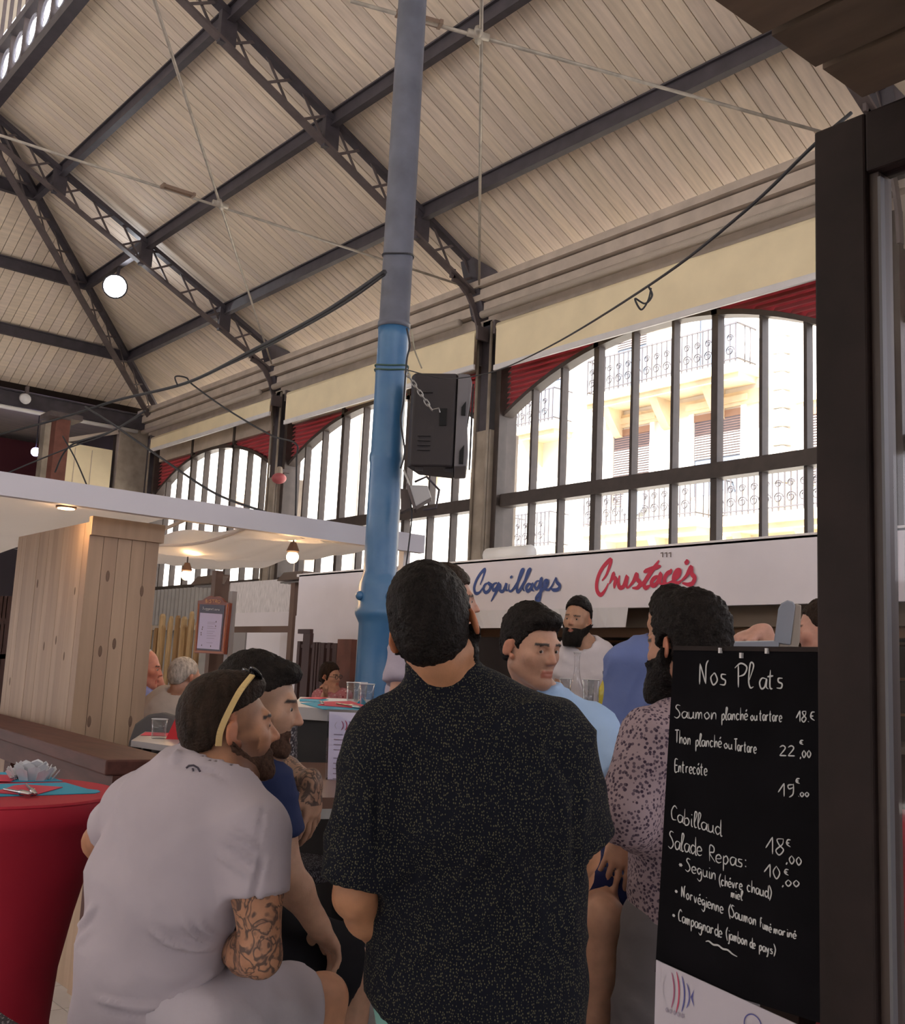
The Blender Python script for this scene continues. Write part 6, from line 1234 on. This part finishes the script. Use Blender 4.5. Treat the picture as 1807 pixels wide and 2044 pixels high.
# tall brown table with the menu card
def poly3(pts, z): return [PZ(x, y, z) for x, y in pts]
e = empty('brown_high_table', floorpt(PZ(620, 1560, 1.13)), 'brown topped high table with pale edge beside the empty stool', 'table')
tp = poly3([(470, 1592), (720, 1592), (740, 1524), (540, 1520)], 1.13)
MB().prism([p - V(0, 0, .035) for p in tp], (0, 0, .035)).build('table_top', mat('brown_table_top', (.15, .08, .06), .4), e)
MB().prism([p + (p - np.mean(tp, 0)) * .01 - V(0, 0, .06) for p in tp], (0, 0, .028)).build('pale_edge', mat('pale_grey_edge', (.42, .42, .42), .4), e)
for p in tp: c = p + (np.mean(tp, 0) - p) * .15; MB().box((c[0] - .03, c[1] - .03, 0), (c[0] + .03, c[1] + .03, 1.08)).build('leg', m_blk, e)
b0, b1 = PZ(654, 1556, 1.131), PZ(654, 1556, 1.131) + RT * .21; up = V(0, 0, .225)
e = empty('menu_card', b0, 'white menu card with striped fish in an acrylic holder', 'menu')
lean = FWD * .03 - RT * .012
MB().prism([b0, b1, b1 + up + lean, b0 + up + lean], FWD * .002).build('card', mat('bright_menu_paper', (.78, .76, .93), .5), e)
MB().prism([b0 - RT * .006 - FWD * .004, b1 - FWD * .004, b1 + up + lean + V(0, 0, .012) - FWD * .004, b0 + up + lean - RT * .006 + V(0, 0, .012) - FWD * .004], -FWD * .003).build('acrylic_front', glassmat('acrylic', (.93, .93, .96), .1), e)
MB().prism([b0 - RT * .006, b1, b1 + FWD * .07, b0 - RT * .006 + FWD * .07], (0, 0, .003)).build('foot', MATS['acrylic'], e)
fo = b0 + RT * .028 + up * .80 + lean * .8 - FWD * .001; fish(e, fo, RT * .068, V(0, 0, .04), -FWD, 1.0)
for k in range(9):
    z = .66 - k * .075 - (.05 if k > 3 else 0); a = b0 + RT * .018 + up * z + lean * z - FWD * .002; q = MB(); q.prism([a, a + RT * (.03 + .012 * (k % 3)), a + RT * (.03 + .012 * (k % 3)) + V(0, 0, .003), a + V(0, 0, .003)], -FWD * .0004); q.build('print_line', MATS['print_grey'], e)
# terrace high table
TZ = 1.34
e = empty('terrace_table', floorpt(PZ(670, 1405, TZ)), 'dark high terrace table laid with turquoise and pink napkins', 'table')
tp = poly3([(580, 1410), (742, 1420), (748, 1397), (600, 1391)], TZ)
MB().prism([p - V(0, 0, .05) for p in tp], (0, 0, .05)).build('table_top', mat('grey_table_top', (.34, .32, .33), .35), e)
c = np.mean(tp, 0); MB().prism([(p + (c - p) * .08) * V(1, 1, 0) for p in tp], (0, 0, TZ - .05)).build('dark_base', m_blk, e)
def paper(pts, z, m, name, label, dz=.002, cat='napkin'):
    q = poly3(pts, z); return MB().prism(q, (0, 0, dz)).build(name, m, label=label, cat=cat)
paper([(600, 1404), (636, 1401), (738, 1410), (726, 1418), (645, 1416)], TZ + .001, m_turq, 'place_mat', 'turquoise paper mat at the near edge of the terrace table', cat='place mat')
paper([(598, 1396), (630, 1394), (656, 1397), (634, 1401), (598, 1400)], TZ + .001, m_turq, 'place_mat', 'turquoise paper mat at the back of the terrace table', cat='place mat')
paper([(634, 1408), (648, 1401), (700, 1400), (733, 1410), (722, 1414)], TZ + .004, m_pink, 'paper_napkin', 'pink napkin on the near turquoise mat of the terrace table')
paper([(600, 1394), (630, 1392), (655, 1393), (640, 1396)], TZ + .004, m_pink, 'paper_napkin', 'pink napkin on the rear turquoise mat of the terrace table')
a = PZ(722, 1407, TZ); MB().prism([a - RT * .028, a + RT * .028, a + V(0, 0, .035)], FWD * .02).build('folded_napkin', m_turq, label='turquoise napkin folded to a peak beside the glasses', cat='napkin')
def cutlery(p, q, label, z): a, b = PZ(*p, z), PZ(*q, z); o = MB().tube([a, lerp(a, b, .6), lerp(a, b, .65), b], [.004, .005, .009, .007], 6).build('cutlery', m_steel, smooth=True); tag(o, label, 'cutlery')
cutlery((672, 1404), (718, 1412), 'knife on the pink napkin of the terrace table', TZ + .010)
cutlery((638, 1399), (645, 1405), 'fork lying across the terrace table napkins', TZ + .010)
def tumbler(c, label, r=.036, h=.10, cat='glass'):
    c = V(*c); e = empty('drinking_glass', c, label, cat); MB().lathe([(r * .85, 0), (r, h), (r * .93, h), (r * .8, .008)], c, 20).build('glass_wall', m_clear, e, smooth=True)
    MB().tube([c + V(r * math.cos(a), r * math.sin(a), h) for a in np.linspace(0, 2 * math.pi, 19)[:-1]], .0022, 6, closed=True).build('rim', mat('glass_rim', (.6, .6, .62), .2), e)
tumbler(PZ(704, 1402, TZ), 'drinking glass at the middle of the terrace table row'); tumbler(PZ(718, 1401, TZ), 'drinking glass just before the blue column'); tumbler(PZ(731, 1408, TZ), 'drinking glass at the near corner of the terrace table')
# red cocktail table
RZ = 1.10; cc = PZ(-45, 1578, RZ)
e = empty('cocktail_table', floorpt(cc), 'round cocktail table under a tight red stretch cover', 'table')
MB().lathe([(.395, RZ), (.403, RZ - .008), (.405, RZ - .05), (.398, RZ - .065), (.37, RZ - .10), (.335, RZ - .2), (.30, RZ - .35), (.272, RZ - .5), (.262, .45), (.275, .25), (.32, .08), (.37, .0)][::-1], (cc[0], cc[1], 0), 48).build('stretch_cover', m_redcloth, e, smooth=True)
MB().lathe([(.402, RZ - .003), (.396, RZ + .003)], (cc[0], cc[1], 0), 48).build('table_top_cover', m_redcloth, e)
z = RZ + .0035
paper([(-60, 1592), (80, 1588), (190, 1584), (200, 1581), (195, 1578), (175, 1576), (130, 1563), (-60, 1567)], z, m_turq, 'place_mat', 'turquoise paper mat at the front of the red cocktail table', cat='place mat')
paper([(-60, 1560), (22, 1561), (125, 1560), (75, 1543), (62, 1542), (-60, 1543)], z, m_turq, 'place_mat', 'turquoise paper mat at the back of the red cocktail table', cat='place mat')
paper([(-30, 1582), (5, 1577), (28, 1569), (50, 1567), (125, 1572), (75, 1586), (60, 1587)], z + .003, m_pink, 'paper_napkin', 'pink napkin on the front mat of the red cocktail table')
paper([(-50, 1546), (20, 1548), (50, 1546), (22, 1560), (-50, 1560)], z + .003, m_pink, 'paper_napkin', 'pink napkin on the back mat of the red cocktail table')
cutlery((52, 1566), (70, 1584), 'steel fork crossing the front pink napkin of the red table', z + .012); cutlery((8, 1575), (60, 1585), 'steel knife along the front pink napkin of the red table', z + .012); cutlery((22, 1552), (48, 1546), 'steel knife on the back pink napkin of the red table', z + .012)
c = PZ(62, 1556, RZ + .004); e = empty('paper_rosette', c, 'crumpled white paper rosette on the red cocktail table', 'decoration'); m_pp = mat('white_crepe_paper', (.55, .56, .60), .7)
for k in range(26):
    a = k * 2.4; r_ = .012 + .0021 * k; d = V(math.cos(a), math.sin(a), 0); s_ = V(-d[1], d[0], 0); b = c + d * r_; h = .055 - .0012 * k
    MB().prism([b - s_ * .014, b + s_ * .014, b + s_ * .019 + d * .02 + V(0, 0, h), b + d * .023 + V(0, 0, h + .008), b - s_ * .019 + d * .02 + V(0, 0, h)], d * .0015).build('petal', m_pp, e)
# diners' small table, chairs
DZ = 1.10
e = empty('diner_table', floorpt(PZ(320, 1472, DZ)), 'small terrace table with a red napkin before the white haired man', 'table')
tp = poly3([(262, 1478), (350, 1490), (385, 1466), (290, 1460)], DZ); MB().prism([p - V(0, 0, .03) for p in tp], (0, 0, .03)).build('table_top', MATS['grey_table_top'], e)
for p in tp: c = p + (np.mean(tp, 0) - p) * .12; MB().box((c[0] - .025, c[1] - .025, 0), (c[0] + .025, c[1] + .025, DZ - .03)).build('leg', m_blk, e)
tumbler(PZ(316, 1474, DZ), 'drinking glass on the small table before the white haired man', .042, .10)
paper([(280, 1468), (345, 1470), (350, 1464), (290, 1462)], DZ + .001, m_pink, 'paper_napkin', 'pink paper sheet on the small table by the pine pillar')
a = PZ(350, 1476, DZ); MB().prism([a - RT * .05, a + RT * .09, a + RT * .09 + V(0, 0, .10), a + V(0, 0, .13)], FWD * .02).build('standing_napkin', mat('bright_red_napkin', (.5, .02, .03), .7), label='bright red napkin standing behind the drinking glass', cat='napkin')
e = empty('armchair', floorpt(P(318, 1470, 6.15)), 'grey upholstered chair with rounded back on the terrace', 'chair')
bc = P(316, 1470, 6.1); q = MB(); pts = []
prof = [(-.24, -.35), (-.24, -.05), (-.2, .06), (-.1, .12), (0, .135), (.1, .12), (.2, .06), (.24, -.05), (.24, -.35)]
q.prism([bc + ax_(30) * u + V(0, 0, z_) for u, z_ in prof], fc_(30) * .06); q.build('backrest', mat('grey_upholstery', (.085, .08, .085), .8), e, bevel=.015)
q = MB(); c0 = V(bc[0], bc[1], bc[2] - .38); q.prism([c0 + ax_(30) * u + fc_(30) * v_ for u, v_ in ((-.24, 0), (.24, 0), (.24, .45), (-.24, .45))], (0, 0, .08)); q.build('seat', MATS['grey_upholstery'], e, bevel=.02)
for u in (-.2, .2):
    for v_ in (.04, .4): p = c0 + ax_(30) * u + fc_(30) * v_; MB().tube([(p[0], p[1], 0), (p[0], p[1], p[2] + .02)], .018, 8).build('leg', m_blk, e)
# vitrine bar with carafe and glasses
a, b = P(960, 1460, 5.5), P(1300, 1460, 5.5); e = empty('bar_counter', floorpt(lerp(a, b, .5)), 'dark bar counter between the polo shirt and the bearded barman', 'counter')
MB().box((a[0], 3.85, 0), (b[0] + .6, 4.2, 1.28)).build('counter_body', m_dk, e); MB().box((a[0] - .03, 3.8, 1.28), (b[0] + .63, 4.25, 1.32)).build('counter_top', MATS['dark_counter_top'], e)
MB().box((-5.85, 4.35, 0), (-3.2, 5.75, .2)).build('bar_platform', m_dk, label='low dark platform behind the bar counter', cat='platform')
def onbar(px): r_ = ray(px, 1400); t = 4.02 / r_[1]; p = CAM + r_ * t; return V(p[0], 4.02, 1.32)
c = onbar(1150); e = empty('glass_carafe', c, 'clear long necked glass carafe in front of the barman', 'carafe')
MB().lathe([(.035, 0), (.062, .03), (.065, .07), (.05, .12), (.022, .18), (.014, .24), (.014, .30), (.018, .325)], c, 20).build('glass_body', glassmat('carafe_glass', (.92, .92, .93), .08), e, smooth=True)
for z_, r_ in ((.325, .018), (.07, .066)): MB().tube([c + V(r_ * math.cos(a), r_ * math.sin(a), z_) for a in np.linspace(0, 2 * math.pi, 17)[:-1]], .002, 6, closed=True).build('highlight_rim', MATS['glass_rim'], e)
for px, lab in ((1174, 'wine glass standing next to the glass carafe'), (1184, 'small tumbler between carafe and blue shirt'), (1128, 'tumbler on the bar left of the glass carafe')): tumbler(onbar(px), lab, .03, .19)
c = onbar(1207); e = empty('lemon_bottle', c, 'small yellowish bottle beside the blue shirted man', 'bottle'); MB().lathe([(.028, 0), (.03, .15), (.012, .19), (.012, .22)], c, 14).build('bottle_body', mat('lemon_glass', (.5, .42, .06), .2), e, smooth=True); MB().lathe([(.013, .22), (.013, .235)], c, 10).build('cap', m_blk, e)
# bistro menu sign on a grey post
SGY = PY(424, 1250, 4.6)[1]
pl = lambda x, y: PY(x, y, 4.6)
m_sgr = mat('red_brown_sign_wood', (.20, .045, .02), .5); m_sgo = mat('orange_sign_edge', (.50, .16, .05), .5)
e = empty('menu_sign', pl(420, 1304), 'red framed hanging menu sign with white sheet', 'sign')
out = [(388, 1303), (395, 1199), (404, 1198), (411, 1193), (419, 1189), (424, 1192), (434, 1190), (441, 1194), (448, 1202), (458, 1204), (447, 1306)]
MB().prism([pl(x, y) for x, y in out], (0, .03, 0)).build('frame', m_sgr, e)
for p, q in (((391, 1299), (397, 1205)), ((446, 1301), (455, 1206)), ((389, 1300), (446, 1303))): a, b = pl(*p) - V(0, .002, 0), pl(*q) - V(0, .002, 0); MB().beam(a, b, .006, .006, up=(0, 1, 0)).build('frame_edge', m_sgo, e)
MB().prism([pl(x, y) - V(0, .004, 0) for x, y in ((394, 1297), (400, 1206), (450, 1208), (441, 1300))], (0, .004, 0)).build('dark_panel', mat('dark_violet_panel', (.03, .018, .05), .5), e)
MB().prism([pl(x, y) - V(0, .007, 0) for x, y in ((394.5, 1294), (401, 1223), (445.5, 1226), (439, 1297))], (0, .003, 0)).build('paper', mat('lilac_white_paper', (.52, .47, .70), .6), e)
def signtext(txt, x0, y0, x1, y1, h, m, wd, nm):
    mb = MB(); a, b = pl(x0, y0) - V(0, .009, 0), pl(x1, y1) - V(0, .009, 0); write(mb, txt, a, (b - a) / twidth(txt), V(0, 0, h), (0, -1, 0), wd); mb.build(nm, m, e)
signtext('BISTRO', 411, 1203, 442, 1204, .028, mat('gold_lettering', (.6, .25, .04), .5), .006, 'gold_title'); signtext('Suggestions', 406, 1216, 441, 1219, .022, m_white, .003, 'script_title')
for k, y in enumerate((1242, 1245, 1250, 1254, 1260, 1264, 1269, 1274, 1283)): a, b = pl(416 - k * .3, y) - V(0, .0075, 0), pl(434 - k * .3 - (k % 3) * 3, y + .6) - V(0, .0075, 0); MB().beam(a, b, .001, .004, up=(0, 0, 1)).build('print_line', mat('sign_print', (.30, .26, .42), .6), e)
for x, y in ((433, 1241), (432, 1250), (406, 1252), (405, 1256), (403, 1263), (403, 1267), (404, 1288), (422, 1290)): MB().ell(pl(x, y) - V(0, .0075, 0), (.008, .001, .008), 5).build('print_mark', m_gate, e)
a = pl(443, 1300); MB().box((a[0] - .035, 4.64, .2), (a[0] + .035, 4.69, pl(443, 1180)[2])).build('post', mat('grey_sign_post', (.30, .29, .31), .6), e)
# ------------------------------------------------------------------ worn and carried things
from mathutils.bvhtree import BVHTree
def surf(o, px, py, out=.002):
    t = BVHTree.FromPolygons([v_.co for v_ in o.data.vertices], [p.vertices for p in o.data.polygons]); d = Vector(unit(ray(px, py))); h = t.ray_cast(Vector(CAM), d); return None if h[0] is None else V(*h[0]) + V(*h[1]) * out
sh1 = [c for c in p1.children if c.name.startswith('shirt')][0]
q = MB(); pts = [surf(sh1, x, y) for x, y in ((372, 1534), (378, 1529), (387, 1528), (395, 1532), (400, 1540))]
if all(p is not None for p in pts): q.tube(pts, .0022, 5)
pts = [surf(sh1, x, y) for x, y in ((385, 1534), (386, 1540))]
if all(p is not None for p in pts): q.tube(pts, .002, 5)
if q.v: q.build('neck_logo', mat('grey_print', (.06, .05, .07), .7), p1)
M1, o1 = P1S['hM'], P1S['ho']; T = lambda x, y, z: o1 + M1 @ (V(x, y, z) * .95)
e = empty('sunglasses', T(0, .03, .16), 'sunglasses with cream temples pushed up on the head', 'sunglasses'); m_tmp = mat('cream_acetate', (.62, .45, .20), .4)
for s_ in (-1, 1):
    pts = smoothpath([T(s_ * .060, .050, .128), T(s_ * .079, .012, .094), T(s_ * .087, -.020, .05), T(s_ * .088, -.042, .01), T(s_ * .084, -.048, -.022)], 5); q = MB(); n = len(pts)
    for a, b in zip(pts[:-1], pts[1:]): q.beam(a, b, .004, .013, up=M1 @ V(0, 1, .4))
    q.build('temple', m_tmp, e)
for s_ in (-1, 1): MB().ell(T(s_ * .032, .066, .132), V(.028, .006, .020), 8, M1 @ np.array([[1, 0, 0], [0, .8, -.6], [0, .6, .8]])).build('lens', mat('dark_lens', (.01, .01, .012), .1), e, smooth=True)
MB().tube([T(-.060, .050, .130), T(0, .068, .140), T(.060, .050, .130)], .004, 6).build('frame_bar', m_blk, e)
e = empty('face_mask', P(1256, 1655, 2.78), 'pale blue surgical mask hanging at the patterned shirt', 'mask'); q = MB(); vs = []
for i in range(7):
    for j in range(7): vs.append(P(1250 + 16 * i / 6 - 3 * math.sin(j), 1628 + 50 * j / 6, 2.76 - .02 * math.sin(math.pi * i / 6)))
q.add(vs, [(i * 7 + j, i * 7 + j + 1, (i + 1) * 7 + j + 1, (i + 1) * 7 + j) for i in range(6) for j in range(6)]).build('pleated_sheet', mat('pale_blue_mask', (.30, .52, .62), .6), e, smooth=True)
MB().tube(smoothpath([P(1252, 1630, 2.76), P(1240, 1650, 2.78), P(1254, 1690, 2.78)]), .0018, 5).build('ear_loop', m_white, e)
